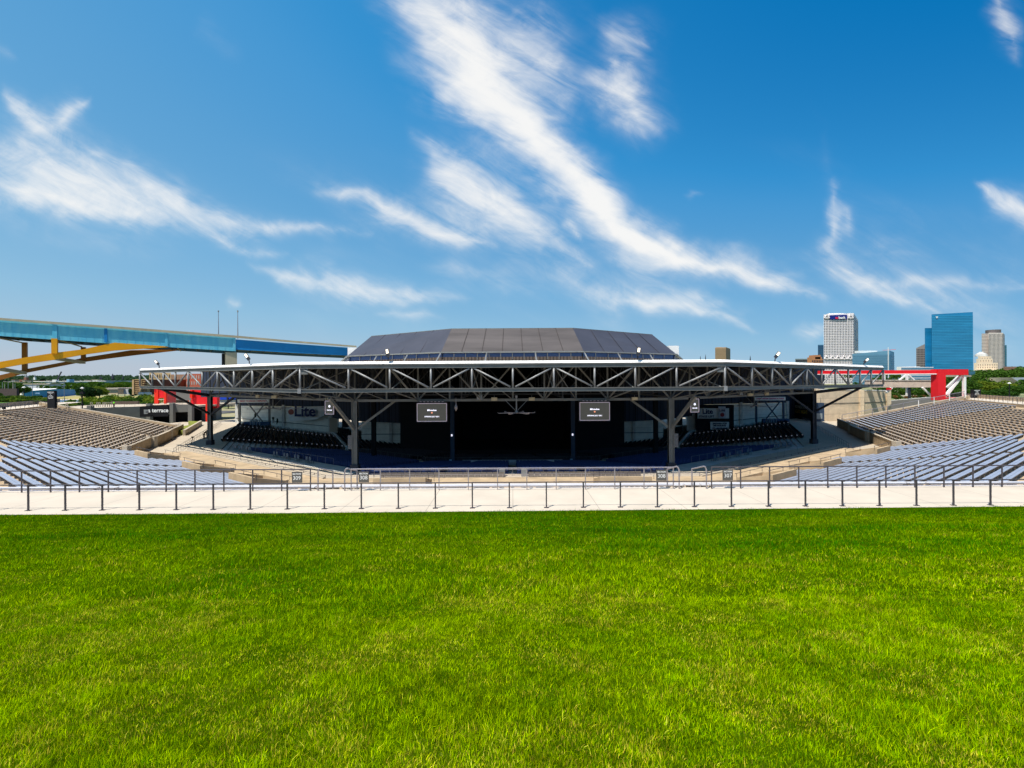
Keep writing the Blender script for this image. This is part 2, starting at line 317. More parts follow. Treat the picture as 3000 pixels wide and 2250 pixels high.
ring(mb, 106.4, 112.2, 14.66, blks=('L2',), lo=-181); ring(mb, 106.4, 112.2, 14.66, blks=('R2',), hi=1)
m_walk = lines_mat('pale_walkway_concrete', (0.55, 0.475, 0.385), (0.30, 0.26, 0.21), (0.28, 0, 0), 0.022, 0.85, var=0.07)
mb.build('walkway', m_walk, kind='structure')
mb = MB(); riser(mb, 70.9, 7.6, 8.0, ('L1', 'C', 'R1')); ring(mb, 66.4, 70.9, 7.604, blks=('L1', 'C', 'R1')); ring(mb, 66.4, 79.2, 7.604, blks=('L2',), lo=-190, hi=None); ring(mb, 66.4, 79.2, 7.604, blks=('R2',), hi=14)
mb.build('path', m_conc, kind='structure')
# lower bowl floors, steps of the navy seats
mb = MB()
for k in range(20):
    d = 46.4 + k; z = 5.2 + 0.12 * k; ring(mb, d, d + 1.0, z); riser(mb, d, z - 0.12, z)
ring(mb, 63.4, 66.41, 7.6, blks=('L1',)); ring(mb, 63.4, 66.41, 7.6, blks=('R1',)); riser(mb, 63.4, 7.1, 7.6, ('L1', 'R1'))
riser(mb, 66.4, 7.48, 7.604, ('L2', 'C', 'R2'))
ring(mb, 43.6, 46.4, 5.08)
for k in range(16):
    d = 27.6 + k; z = 3.4 + 0.1 * k; ring(mb, d, d + 1.0, z); riser(mb, d, z - 0.1, z)
mb.build('lower_seating_floor', m_grayc, kind='structure')
mb = MB(); mb.poly([(-34, 100, 3.3), (34, 100, 3.3), (45, 128, 3.3), (45, 170, 3.3), (-45, 170, 3.3), (-45, 128, 3.3)])
mb.build('stage_pit_floor', m_black, kind='structure')

# ---- retaining walls in front of and beside the outer blocks
for side, b, sg in (('left', 'L2', 1), ('right', 'R2', -1)):
    lo, hi = BL[b][1], BL[b][2]
    cuts = [(78.9, .0, .33), (78.5, .335, .66), (79.1, .665, 1.0)]
    for i, (d, f0, f1) in enumerate(cuts):
        s0, s1 = sb(b, d, lo), sb(b, d, hi); q0, q1 = bp(b, d, s0 + (s1 - s0) * f0), bp(b, d, s0 + (s1 - s0) * f1)
        pc = ['far end', 'middle', 'near end'][i] if sg == 1 else ['near end', 'middle', 'far end'][i]
        g = empty('retaining_wall', (q0.x, q0.y, 7.6), f'tan concrete retaining wall, {pc} piece, in front of the {side} outer benches', 'retaining wall', 'retaining walls in front of the outer benches')
        MB().wall(q0, q1, -0.35, 7.5, 9.5).build('wall', m_tan, g)
        MB().wall(q0, q1, -0.42, 9.503, 9.6).build('coping', m_conc, g)
        for q in (q0, q1):
            MB().box((q.x, q.y, 8.6), (0.9, 0.9, 2.16)).build('pier', m_conc, g)
    # stepped end wall beside the block
    ae = lo if sg == 1 else hi
    g = empty('end_wall', (*bp(b, 79, sb(b, 79, ae)), 8), f'sloping tan concrete wall closing the {side} outer bench block', 'wall', 'sloping end walls of the bench blocks')
    mb = MB(); dd = [79, 86, 93, 100, 107.5]
    for d0, d1 in zip(dd[:-1], dd[1:]):
        q0, q1 = bp(b, d0, sb(b, d0, ae)), bp(b, d1, sb(b, d1, ae))
        mb.wall(q0, q1, 0.45 * (-1 if sg == 1 else 1), 6.5, 8 + .2135 * (d0 - 76) + 0.75, 8 + .2135 * (d1 - 76) + 0.75)
    mb.build('wall', m_tan, g)
    mb = MB()
    for d0, d1 in zip(dd[:-1], dd[1:]):
        q0, q1 = bp(b, d0, sb(b, d0, ae)), bp(b, d1, sb(b, d1, ae)); z0, z1 = 8 + .2135 * (d0 - 76) + 0.753, 8 + .2135 * (d1 - 76) + 0.753
        mb.beam((q0.x, q0.y, z0 + .05), (q1.x, q1.y, z1 + .05), 0.62, 0.1)
    mb.build('coping', m_conc, g)

# ================================================================ benches
AISLES = {'L2': [-157.2], 'L1': [-133.2, -121.0], 'C': [-101.5, -95.3, -84.7, -78.5], 'R1': [-58.8, -46.6], 'R2': [-20.7]}
VOMS = [(-131.5, 'L1'), (-118.8, 'L1'), (-109.8, 'L1'), (-98.5, 'C'), (-81.5, 'C'), (-70.2, 'R1'), (-61.5, 'R1'), (-48.5, 'R1')]
BAYN = {'L2': ['farther bay', 'nearer bay'], 'L1': ['bay beside the tan benches', 'middle bay', 'bay nearest the centre'],
        'C': ['leftmost bay', 'second bay from the left', 'central bay', 'second bay from the right', 'rightmost bay'],
        'R1': ['bay nearest the centre', 'middle bay', 'bay beside the tan benches'], 'R2': ['nearer bay', 'farther bay']}
BLN = {'L2': 'left outer block', 'L1': 'left block', 'C': 'centre block', 'R1': 'right block', 'R2': 'right outer block'}
specs = []
for b, (a, lo, hi) in BL.items():
    for k in range(NR):
        if b in ('L2', 'R2') and k < 3: continue
        d = 76.2 + k + 0.45
        cutl = []
        for A in AISLES[b]: cutl.append((sb(b, d, A) - 0.75, sb(b, d, A) + 0.75))
        for A, vb in VOMS:
            if vb == b and k < 5: cutl.append((sb(b, d, A) - 3.2, sb(b, d, A) + 3.2))
        s = sb(b, d, lo) + 0.5; e = sb(b, d, hi) - 0.5; segs = []; cur = s
        for c0, c1 in sorted(cutl):
            if c0 - cur > 1.0: segs.append((cur, c0))
            cur = max(cur, c1)
        if e - cur > 1.0: segs.append((cur, e))
        for (s0, s1) in segs:
            mid = (s0 + s1) / 2; ang = a + math.degrees(math.atan2(mid, d)); bay = sum(1 for A in AISLES[b] if ang > A)
            specs.append([b, k, d, s0, s1, bay])
def bench_px(sp):
    b, k, d, s0, s1, bay = sp; n = 0
    for f in (0.1, .3, .5, .7, .9):
        q = bp(b, d, s0 + (s1 - s0) * f)
        if q.y > 5 and abs(q.x / q.y) < 1.06: n += 1
    q = bp(b, d, (s0 + s1) / 2)
    hidden = 0.12 if b == 'C' and k < 27 else 1.0
    return n / 5 * (s1 - s0) / max(q.y, 10) * hidden
specs = [s for s in specs if bench_px(s) > 0]
specs.sort(key=bench_px, reverse=True)
indiv, rest = specs[:297], specs[297:]
leg_me = {}
def leg_mesh(key, w, dpt, h):
    if key not in leg_me:
        m = MB(); m.box((0, 0, h / 2 - 0.01), (w, dpt, h)); m.box((0, 0, 0.015), (w * 3, dpt * 1.15, 0.03)); m.box((0, 0, h - 0.03), (w * 2.4, dpt * 1.2, 0.04))
        o = m.build('leg_tmp', m_bench_leg); leg_me[key] = o.data; bpy.data.objects.remove(o)
    return leg_me[key]
def plank(mb, L, ang, x, y, z):
    ca, sa = math.cos(ang), math.sin(ang)
    for off in (-0.105, 0.105):
        mb.box((x - sa * off, y + ca * off, z), (L, 0.195, 0.05), ang)
for (b, k, d, s0, s1, bay) in indiv:
    a = R_(BL[b][0]); q = bp(b, d, (s0 + s1) / 2); L = s1 - s0; z = zt(k); rz = a + math.pi / 2
    grey = (b == 'R2' and bay == 1); tan = (b == 'L2') or (b == 'R2' and not grey)
    mm = m_bench_g if grey else (m_bench_t if tan else (m_benchw if b == 'C' else m_bench))
    look = 'silver bench' if grey else ('tan bench' if tan else ('whitish bench' if b == 'C' else 'pale blue-grey bench'))
    row = k + 1 - (3 if b in ('L2', 'R2') else 0)
    vom = ''
    if k < 5 and L < 30 and b in ('L1', 'C', 'R1'):
        sib = [t for t in specs if t[0] == b and t[1] == k and t[5] == bay]
        if len(sib) > 1:
            sib.sort(key=lambda t: bp(t[0], t[2], (t[3] + t[4]) / 2).x); i = [t[3] for t in sib].index(s0)
            vom = ', left of the entrance box' if i == 0 else ', right of the entrance box'
            if len(sib) == 3 and i == 1: vom = ', between two entrance boxes'
    g = empty('bench', (q.x, q.y, z), f'{look}, {ORD[row]} row up, {BAYN[b][bay]} of the {BLN[b]}{vom}', 'bench', 'long benches on the seating terraces')
    m = MB(); plank(m, L, rz, q.x, q.y, z + 0.43); m.build('seat', mm, g)
    near = q.y < 75
    sp = 1.65; n = max(2, int(L / sp) + 1)
    for i in range(n):
        s = -L / 2 + 0.25 + (L - 0.5) * i / (n - 1)
        lo_ = bpy.data.objects.new('leg', leg_mesh('a', 0.07, 0.34, 0.41)); col.objects.link(lo_); lo_.parent = g
        lo_.location = (math.cos(rz) * s, math.sin(rz) * s, 0); lo_.rotation_euler = (0, 0, rz); ORG[lo_.name] = Vector()
if rest:
    m = MB()
    for (b, k, d, s0, s1, bay) in rest:
        q = bp(b, d, (s0 + s1) / 2); rz = R_(BL[b][0]) + math.pi / 2; plank(m, s1 - s0, rz, q.x, q.y, zt(k) + 0.43)
        for i in range(int((s1 - s0) / 3) + 1):
            s = -(s1 - s0) / 2 + 0.3 + i * 3.0; m.box((q.x + math.cos(rz) * s, q.y + math.sin(rz) * s, zt(k) + 0.2), (0.08, 0.34, 0.4), rz)
    m.build('benches', m_benchw, label='smallest and mostly hidden benches of the centre block and block edges', cat='benches', kind='stuff')
for x0_, x1_, nm in ((-33, -10.2, 'left'), (-7.6, 7.7, 'centre'), (10.0, 33, 'right')):
    g = empty('bench', (x0_, 23.72, 14.0), f'long pale top bench just beyond the {nm} stretch of the walkway rail', 'bench', 'long benches on the seating terraces')
    m = MB(); m.box(((x0_ + x1_) / 2, 23.62, 14.57), (x1_ - x0_, .24, .06)); m.box(((x0_ + x1_) / 2, 23.88, 14.57), (x1_ - x0_, .24, .06)); m.build('seat', m_benchw if nm == 'centre' else mat('sky_lavender_plank', (.46, .46, .56), .4), g)  # lavender is reflected sky put into the side plank colour
    for i in range(int((x1_ - x0_) / 1.8) + 1): MB().box((x0_ + .3 + i * 1.8, 23.75, 14.26), (.08, .34, .58)).build('leg', m_bench_leg, g)
# entrance boxes (vomitory walls)
for i, (A, b) in enumerate(VOMS):
    s = sb(b, 78, A); c = bp(b, 78, s); nm = ['left block, nearest the tan benches', 'left block, second from the tan benches', 'left block, nearest the centre', 'centre block, left one', 'centre block, right one', 'right block, nearest the centre', 'right block, second from the tan benches', 'right block, nearest the tan benches'][i]
    g = empty('entrance_box', (c.x, c.y, 8), f'tan concrete entrance box among the benches of the {nm}', 'entrance wall', 'entrance boxes among the benches')
    for dd, hh in ((77.0, 9.15), (80.6, 10.0)):
        q0, q1 = bp(b, dd, s - 2.7), bp(b, dd, s + 2.7); MB().wall(q0, q1, 0.3, 7.9, hh).build('wall', m_tan, g)
    for ss in (-2.7, 2.4):
        q0, q1 = bp(b, 77.31, s + ss), bp(b, 80.59, s + ss); MB().wall(q0, q1, -0.3 , 7.9, 9.1, 9.95).build('side_wall', m_tan, g)
    m = MB()
    for dd, hh in ((77.0, 9.15), (80.6, 10.0)):
        q0, q1 = bp(b, dd, s - 3.0), bp(b, dd, s + 3.4); m.tube((q0.x, q0.y, hh + .42), (q1.x, q1.y, hh + .42), 0.03)
        for f in (0.05, .5, .93):
            q = q0.lerp(q1, f); m.tube((q.x, q.y, hh - .3), (q.x, q.y, hh + .42), 0.025)
    m.build('handrail', m_rail, g)

# ================================================================ rails
def rail(name, label, pts, h, spacing, m, group=None, cat='railing', r=0.03, mid=(), post_w=0.05, base=True, ends=True, panel=None):
    """pts: world points on the ground; builds top rail + individual posts"""
    pts = [Vector(p) for p in pts]; g = empty(name, pts[0], label, cat, group); up = Vector((0, 0, h))
    MB().path([p + up for p in pts], r).build('top_rail', m, g)
    for f in mid: MB().path([p + up * f for p in pts], r * 0.7).build('mid_rail', m, g)
    tot = sum((b - a).length for a, b in zip(pts[:-1], pts[1:])); n = max(1, round(tot / spacing)); 
    posts = []
    for i in range(n + 1):
        t = tot * i / n
        for a, b in zip(pts[:-1], pts[1:]):
            L = (b - a).length
            if t <= L + 1e-6: posts.append(a + (b - a) * (t / L)); break
            t -= L
    if len(posts) <= 100:
        dirv = (pts[-1] - pts[0]).normalized(); an = math.atan2(dirv.y, dirv.x)
        for p in posts:
            q = MB().box((p.x, p.y, p.z + h / 2), (post_w, post_w, h), an)
            if base: q.box((p.x, p.y, p.z + 0.012), (0.2, 0.12, 0.024), an); 
            q.build('post', m, g)
    else:
        q = MB()
        for p in posts: q.box((p.x, p.y, p.z + h / 2), (post_w, post_w, h))
        q.build('posts', m, g, kind='stuff')
    return g
# near rail at the lawn edge
D1 = 19.95
ys = D1
x0 = P(83, 1497, D1).x; sp = 1.545
n0 = -9; n1 = 36
pts = [(x0 + sp * n0, D1, 14.67), (x0 + sp * n1, D1, 14.67)]
rail('lawn_edge_rail', 'long dark steel rail standing along the edge of the lawn', pts, 1.07, sp, m_rail, r=0.024, post_w=0.052, cat='railing')
# second rail beyond the walkway with openings at the stairs
zr = 14.67; D2 = 23.25
def xr(px): return (px - 1500) / FOC * D2
secs = [(-700, 908, 'far left stretch ending at the section 309 sign'), (1027, 1971, 'centre stretch between the two stairs'), (2083, 3700, 'right stretch starting at the section 307 sign')]
secr = []
for (a_, b_, nm) in secs:
    secr.append(rail('terrace_rail', f'grey steel rail on the walkway edge, {nm}', [(xr(a_), D2, zr - .15), (xr(b_), D2, zr - .15)], 1.2, 1.39, m_galv if a_ == 1027 else m_rail, 'rails along the walkway edge', r=0.03, mid=(0.28,), post_w=0.046, base=False))
for px0, px1, nm in ((930, 953, 'left stairs, outer side'), (1008, 1027, 'left stairs, inner side'), (1971, 1988, 'right stairs, inner side'), (2046, 2068, 'right stairs, outer side')):
    xa, xb = xr(px0), xr(px1); g = empty('stair_handrail', ((xa + xb) / 2, D2, zr), f'curved grey stair handrail at the {nm}', 'handrail', 'curved stair handrails')
    left = '309' in nm or nm in ('left stairs, outer side', 'left stairs, inner side')
    hx, lx = (xa, xb) if left else (xb, xa); s = 1 if left else -1
    w = abs(xb - xa)
    pts = [(hx, D2, zr - .2), (hx, D2, zr + .92), (hx + s * .06, D2, zr + 1.06), (hx + s * .13, D2, zr + 1.09), (lx, D2 + .9, zr + .80), (lx, D2 + .9, zr - .5)]
    MB().path(pts, 0.036, 8).build('bent_tube', m_galv, g)
for px, t, nm, oth in ((870, '309', 'left', ''), (1065, '308', 'left end of the centre rail', ''), (1935, '308', 'right end of the centre rail', ''), (2129, '307', 'right', '')):
    x = xr(px); g = empty('section_sign', (x, D2 - .06, zr + .6), f'dark grey square sign reading SECTION {t}, hung at the {nm}' if t == '308' else f'dark grey square sign reading SECTION {t} on the {nm} stretch of rail', 'sign', 'section number signs')
    MB().box((x, D2 - .06, zr + .68), (.49, .03, .50)).build('plate', mat('sign_grey', (0.09, 0.085, 0.08), .6), g)
    MB().box((x, D2 - .045, zr + .68), (.50, .01, .53)).build('backing', m_rail, g)
    M = facing((x, D2 - .078, zr + .84), az=-math.pi / 2); text('word', 'SECTION', M, .10, m_ptxt, g, .003, bold=.002)
    M = facing((x, D2 - .078, zr + .64), az=-math.pi / 2); text('number', t, M, .26, m_ptxt, g, .003, bold=0)
# white first bench top and yellow stair nosings come from the rows; add stair nosings
m_yel = mat('yellow_nosing', (0.75, 0.5, 0.03), .6)
for px, nm in ((970, 'left'), (2017, 'right')):
    x = xr(px); g = empty('stair', (x, D2 + .2, zr), f'concrete {nm} stair with yellow nosings going down from the walkway', 'stairs', 'stairs between the rails')
    m = MB()
    for i in range(8): m.box((x, D2 + .55 + i * .5, zr - .3 - .111 * i), (1.35, .46, .2))
    m.build('step', m_conc, g)
    m = MB()
    for i in range(8): m.box((x, D2 + .35 + i * .5, zr - .19 - .111 * i), (1.35, .07, .012))
    m.build('nosing', m_yel, g)
# handrail at the front of the terraces, dark
for b, nm in (('L1', 'left'), ('C', 'centre'), ('R1', 'right')):
    s0, s1 = sb(b, 71.05, BL[b][1]), sb(b, 71.05, BL[b][2])
    p0, p1 = bp(b, 71.05, s0), bp(b, 71.05, s1)
    rail('terrace_front_rail', f'dark handrail along the foot of the {nm} benches', [(p0.x, p0.y, 8), (p1.x, p1.y, 8)], .42, 2.4, m_rail if b != 'C' else m_galv, 'handrails at the foot of the benches', base=False, mid=(.5,))
    if b != 'C':
        g = empty('curb_wall', (p0.x, p0.y, 8), f'low pale concrete curb under the {nm} front handrail', 'low wall', 'curbs under the front handrails'); MB().wall(p0, p1, .35 , 7.9, 8.18).build('curb', m_conc, g)
for b, nm, sg in (('L2', 'left', 1), ('R2', 'right', -1)):
    a0, a1 = (-187, -140.4) if sg == 1 else (-39.6, 8)
    p0, p1 = bp(b, 73.0, 73 * math.tan(R_(a0 - BL[b][0]))), bp(b, 73.0, sb(b, 73, a1))
    rail('platform_rail', f'dark railing between the {nm} path and the covered seats', [(p0.x, p0.y, 7.6), (p1.x, p1.y, 7.6)], 1.05, 2.0, m_rail, 'railings beside the covered seats', base=False, mid=(.5,))
    # handrail over the outer retaining wall
    p0, p1 = bp(b, 79.0, sb(b, 79, BL[b][1])), bp(b, 79.0, sb(b, 79, BL[b][2]))
    rail('wall_top_rail', f'thin dark rail on top of the {nm} retaining wall', [(p0.x, p0.y, 9.6), (p1.x, p1.y, 9.6)], .45, 2.2, m_rail, 'thin rails on the retaining walls', base=False, r=.025)
# silver metal guard beside the right outer block
p0, p1 = bp('R2', 79.3, sb('R2', 79.3, -6.6)), bp('R2', 106.5, sb('R2', 106.5, -5.9))
g = empty('guard_rail', (p0.x, p0.y, 9.5), 'tall silver guard rail climbing beside the right outer benches', 'railing')
m = MB(); m.tube((p0.x, p0.y, 10.8), (p1.x, p1.y, 16.6), .06); m.build('top_rail', m_galv, g)
m = MB(); m.tube((p0.x, p0.y, 9.0), (p1.x, p1.y, 15.0), .05); m.build('bottom_rail', m_galv, g)
for i in range(9):
    q = p0.lerp(p1, i / 8); zz = 8.9 + 6.1 * i / 8; MB().box((q.x, q.y, zz + .9), (.11, .11, 1.8)).build('post', m_white if i > 4 else m_galv, g)
m = MB()
for i in range(96):
    q = p0.lerp(p1, i / 95); zz = 8.95 + 6.05 * i / 95; m.box((q.x, q.y, zz + .85), (.02, .02, 1.6))
m.build('bars', m_galv, g)
# rim railings behind the outer blocks
for b, nm in (('L2', 'left'), ('R2', 'right')):
    p0, p1 = bp(b, 106.6, sb(b, 106.6, BL[b][1])), bp(b, 106.6, sb(b, 106.6, BL[b][2]))
    rail('rim_rail', f'dark rail along the rim above the {nm} outer benches', [(p0.x, p0.y, 14.67), (p1.x, p1.y, 14.67)], 1.07, 1.9, m_rail, 'rim rails above the outer benches', base=False)
    p0, p1 = bp(b, 110.4, sb(b, 110.4, -181 if b == 'L2' else BL[b][1])), bp(b, 110.4, sb(b, 110.4, BL[b][2] if b == 'L2' else 1))
    rail('walk_rail', f'dark rail on the outer side of the {nm} rim walkway', [(p0.x, p0.y, 14.67), (p1.x, p1.y, 14.67)], 1.07, 1.55, m_rail, 'rails on the outer side of the rim walkway', base=False)
    g = empty('rim_wall', (p0.x, p0.y, 14.6), f'low tan concrete wall behind the {nm} rim walkway', 'low wall', 'low walls behind the rim walkway')
    q0, q1 = bp(b, 112.2, sb(b, 112.2, -181 if b == 'L2' else BL[b][1])), bp(b, 112.2, sb(b, 112.2, BL[b][2] if b == 'L2' else 1)); MB().wall(q0, q1, .4 if b == 'L2' else .4, 14.0, 15.6).build('wall', m_tan if b == 'R2' else mat('grey_tan_concrete', (.30, .25, .19), .9), g)

# ================================================================ covered seats, one object per bolted row
def seat_row(b, d, z, s0, s1, m, label, group, name='seat_row', step=0.56):
    c = bp(b, d, (s0 + s1) / 2); g = MB(); a = R_(BL[b][0]); rz = a + math.pi / 2; L = s1 - s0
    if L < 1.5: return
    n = int(L / step); nx, ny = math.cos(a), math.sin(a)
    for i in range(n):
        s = s0 + (i + .5) * L / n; q = bp(b, d, s)
        g.box((q.x + nx * .22, q.y + ny * .22, z + .66), (.48, .07, .52), rz); g.box((q.x, q.y, z + .43), (.46, .42, .06), rz)
    q = bp(b, d, (s0 + s1) / 2); g.box((q.x, q.y, z + .2), (L, .07, .36), rz)
    g.build(name, m, label=label, cat='seat row', group=group, origin=(c.x, c.y, z))
NB = {'L2': 'left bank', 'L1': 'left middle block', 'C': 'centre block', 'R1': 'right middle block', 'R2': 'right bank'}
def endspots(b, d, z, ss): return [(bp(b, d, s), z) for s in ss]
lights = MB()
for b in BL:
    for k in range(24 if b in ('L2', 'R2') else (20 if b == 'C' else 16)):
        if b in ('L2', 'R2'):
            d = 44.6 + k; z = 5.0 + 0.105 * k; f = (68.2 - d) / 24.0
            near, far = 2.3 + 5.7 * f, -(42.3 - 21.1 * f); midA = far + 0.30 * (near - far)
            if b == 'R2': near, far, midA = -near, -far, -midA
            for (sa, sb_, part) in ((near, midA + (.6 if b == 'L2' else -.6), 'front part'), (midA - (.6 if b == 'L2' else -.6), far, 'rear part')):
                lo_, hi_ = min(sa, sb_), max(sa, sb_)
                seat_row(b, d, z, lo_, hi_, m_black_seat, f'black seat row, {ORD[k+1]} up from the stage, {part} of the shaded {NB[b]}', 'black seat rows of the shaded side banks')
            for sx_ in (near, midA):
                q = bp(b, d, sx_); lights.box((q.x, q.y, z + .95), (.17, .17, .15))
        else:
            d = 46.9 + k; z = 5.2 + .12 * k; s0, s1 = sb(b, d, BL[b][1]), sb(b, d, BL[b][2])
            cuts = [s0 + .6] + [sb(b, d, A) for A in {'L1': [-124], 'C': [-98, -90, -82], 'R1': [-56]}[b]] + [s1 - .6]
            for i, (u0, u1) in enumerate(zip(cuts[:-1], cuts[1:])):
                tot = len(cuts) - 1; pn = {2: ['left part', 'right part'], 4: ['leftmost part', 'left centre part', 'right centre part', 'rightmost part']}[tot][i]
                seat_row(b, d, z, u0 + .6, u1 - .6, m_blue_seat, f'navy seat row, {ORD[k+1]} up from the ring aisle, {pn} of the {NB[b]}', 'navy seat rows under the roof')
lights.build('row_lights', mat('row_light', (.5, .5, .55), .5, emit=(.7, .75, .9, .10)), label='tiny pale row-end lights dotted along the shaded side banks', cat='row lights', kind='stuff')
for b in ('L2', 'R2'):
    m = MB()
    for k in range(24):
        d = 44.1 + k; z = 5.0 + .105 * k; s = sorted([7.5 * (1 if b == 'L2' else -1), -44 * (1 if b == 'L2' else -1)])
        p = [bp(b, d, s[0]), bp(b, d + 1, s[0]), bp(b, d + 1, s[1]), bp(b, d, s[1])]; m.prism(p, 4.4, z + .002)
    m.build('bank_floor', m_grayc, kind='structure')
for b in BL:
    for k in range(16):
        d = 28.1 + k; z = 3.4 + .1 * k; s0, s1 = sb(b, d, BL[b][1]), sb(b, d, BL[b][2])
        if b == 'L2': s0 = -d * .42
        if b == 'R2': s1 = d * .42
        gaps = {'L2': [], 'L1': [(-116.5, -112)], 'C': [(-100, -97.6), (-82.4, -80)], 'R1': [(-68, -63.5)], 'R2': []}[b]
        cur = s0 + .3; segs = []
        for A0, A1 in gaps: segs.append((cur, sb(b, d, A0))); cur = sb(b, d, A1)
        segs.append((cur, s1 - .3))
        for i, (u0, u1) in enumerate(segs):
            pn = {1: 'whole width', 2: ['left part', 'right part'], 3: ['left part', 'middle part', 'right part']}[len(segs)]
            pn = pn if isinstance(pn, str) else pn[i]
            seat_row(b, d, z, u0, u1, m_black_seat, f'black seat row, {ORD[k+1]} from the stage pit, {pn} of the inner {NB[b]}', 'black seat rows nearest the stage')
# box platform: chairs, rails, brown box fronts
def chair(x, y, z, rz, label, m, cat='chair', group='loose chairs on the shaded platform'):
    g = empty('chair', (x, y, z), label, cat, group); ca, sa = math.cos(rz), math.sin(rz)
    def T(a, b): return (x + a * ca - b * sa, y + a * sa + b * ca)
    q = T(0, 0); MB().box((*q, z + .45), (.5, .48, .05), rz).build('seat', m, g)
    q = T(0, -.24); MB().box((*q, z + .78), (.5, .05, .55), rz).build('backrest', m, g)
    for a, b_ in ((-.22, -.2), (.22, -.2), (.22, .2), (-.22, .2)):
        q = T(a, b_); MB().box((*q, z + .22), (.04, .04, .44), rz).build('leg', m_dark, g)
m_chair = mat('slate_chair', (.10, .13, .17), .6)
for b, side in (('L1', 'left'), ('R1', 'right')):
    a = R_(BL[b][0]); sgn = 1 if b == 'L1' else -1
    for i, ang in enumerate((-118, -120.8, -123.6, -126.4, -134.6, -136.8, -138.8)):
        A = ang if b == 'L1' else -180 - ang
        for j, e in enumerate((-.45, .45)):
            q = bp(b, 64.7, sb(b, 64.7, A) + e * sgn); chair(q.x, q.y, 7.61, a + math.pi / 2, f'slate chair, {"inner" if j == 1 else "outer"} one of the {ORD[i+1]} pair from the centre, {side} platform', m_chair)
    p0, p1 = bp(b, 63.6, sb(b, 63.6, -114 if b == 'L1' else -66)), bp(b, 63.6, sb(b, 63.6, -128.5 if b == 'L1' else -51.5))
    rail('box_rail', f'thin pale rail behind the four chair pairs near the centre, {side} platform', [(p0.x, p0.y, 7.6), (p1.x, p1.y, 7.6)], 1.0, 2.0, m_galv, 'thin rails on the platforms', base=False, r=.02, post_w=.03)
    p0, p1 = bp(b, 63.6, sb(b, 63.6, -133 if b == 'L1' else -47)), bp(b, 63.6, sb(b, 63.6, -140.3 if b == 'L1' else -39.7))
    rail('box_rail', f'thin pale rail behind the outer chair pairs, {side} platform', [(p0.x, p0.y, 7.6), (p1.x, p1.y, 7.6)], 1.0, 2.0, m_galv, 'thin rails on the platforms', base=False, r=.02, post_w=.03)
    p0, p1 = bp(b, 69.0, sb(b, 69, -114 if b == 'L1' else -66)), bp(b, 69.0, sb(b, 69, -140 if b == 'L1' else -40))
    rail('platform_edge_rail', f'thin pale rail along the {side} covered platform', [(p0.x, p0.y, 7.6), (p1.x, p1.y, 7.6)], 1.0, 2.3, m_galv, 'thin rails on the platforms', base=False, r=.02, post_w=.03)
m_brown = mat('brown_vinyl', (.17, .145, .12), .7)
for i in range(44):
    x = -16.6 + i * .76
    if -1.4 < x < 1.7: continue
    nm = 'left' if x < 0 else 'right'; o = int((abs(x - .15)) / .76)
    g = empty('armchair', (x, 61.3, 7.6), f'brown high-backed box seat, {ORD[max(1,o-1)]} from the central gap on the {nm}', 'armchair', 'brown box seats in the centre row')
    MB().box((x, 61.2, 7.93), (.70, .12, .62)).build('backrest', m_brown, g); MB().box((x, 61.5, 7.85), (.66, .5, .1)).build('seat', m_brown, g)
rail('box_front_rail', 'pale rail in front of the brown box seats', [(-18, 62.2, 7.6), (18, 62.2, 7.6)], .78, 1.95, m_galv, base=False, r=.025, post_w=.035)
for x in (-1.35, 1.5):
    nm = 'left' if x < 0 else 'right'
    MB().box((x, 61.8, 8.05), (.75, .7, .85)).build('stand_box', m_steel_l, label=f'pale metal cabinet on the {nm} side of the central gap', cat='cabinet', group='cabinets beside the central gap', origin=(x, 61.8, 7.6))
for b in ('L1', 'C', 'R1'):
    p0, p1 = bp(b, 46.3, sb(b, 46.3, BL[b][1])), bp(b, 46.3, sb(b, 46.3, BL[b][2])); nm = {'L1': 'left', 'C': 'centre', 'R1': 'right'}[b]
    g = empty('aisle_wall', (p0.x, p0.y, 5), f'low pale concrete wall along the {nm} part of the ring aisle', 'low wall', 'walls along the ring aisle')
    MB().wall(p0, p1, -.25 , 4.9, 5.75).build('wall', mat('pale_shaded_concrete', (.60, .60, .57), .85), g)
    p0, p1 = bp(b, 43.7, sb(b, 43.7, BL[b][1])), bp(b, 43.7, sb(b, 43.7, BL[b][2]))
    rail('ring_rail', f'thin rail along the {nm} part of the ring aisle', [(p0.x, p0.y, 5.1), (p1.x, p1.y, 5.1)], 1.0, 2.2, m_steel, 'rails along the ring aisle', base=False, r=.02, post_w=.03)
# walls around the shaded banks
m_psc = MATS['pale_shaded_concrete']
for b, nm, sg in (('L2', 'left', 1), ('R2', 'right', -1)):
    q0, q1 = bp(b, 68.8, -43.4 * sg), bp(b, 44.0, -21.7 * sg)
    g = empty('bank_wall', (q0.x, q0.y, 7), f'pale parapet wall behind the shaded {nm} bank', 'low wall', 'parapets around the shaded banks')
    MB().wall(q0, q1, -.5 * sg, 4.5, 8.35, 6.0).build('wall', m_psc, g)
    q2 = bp(b, 43.9, 8.6 * sg)
    g = empty('bank_side_wall', (q1.x, q1.y, 5), f'sloping pale side wall at the stage end of the shaded {nm} bank', 'low wall', 'parapets around the shaded banks')
    MB().wall(q1, q2, -.4 * sg, 4.4, 6.0, 5.9).build('wall', m_psc, g)
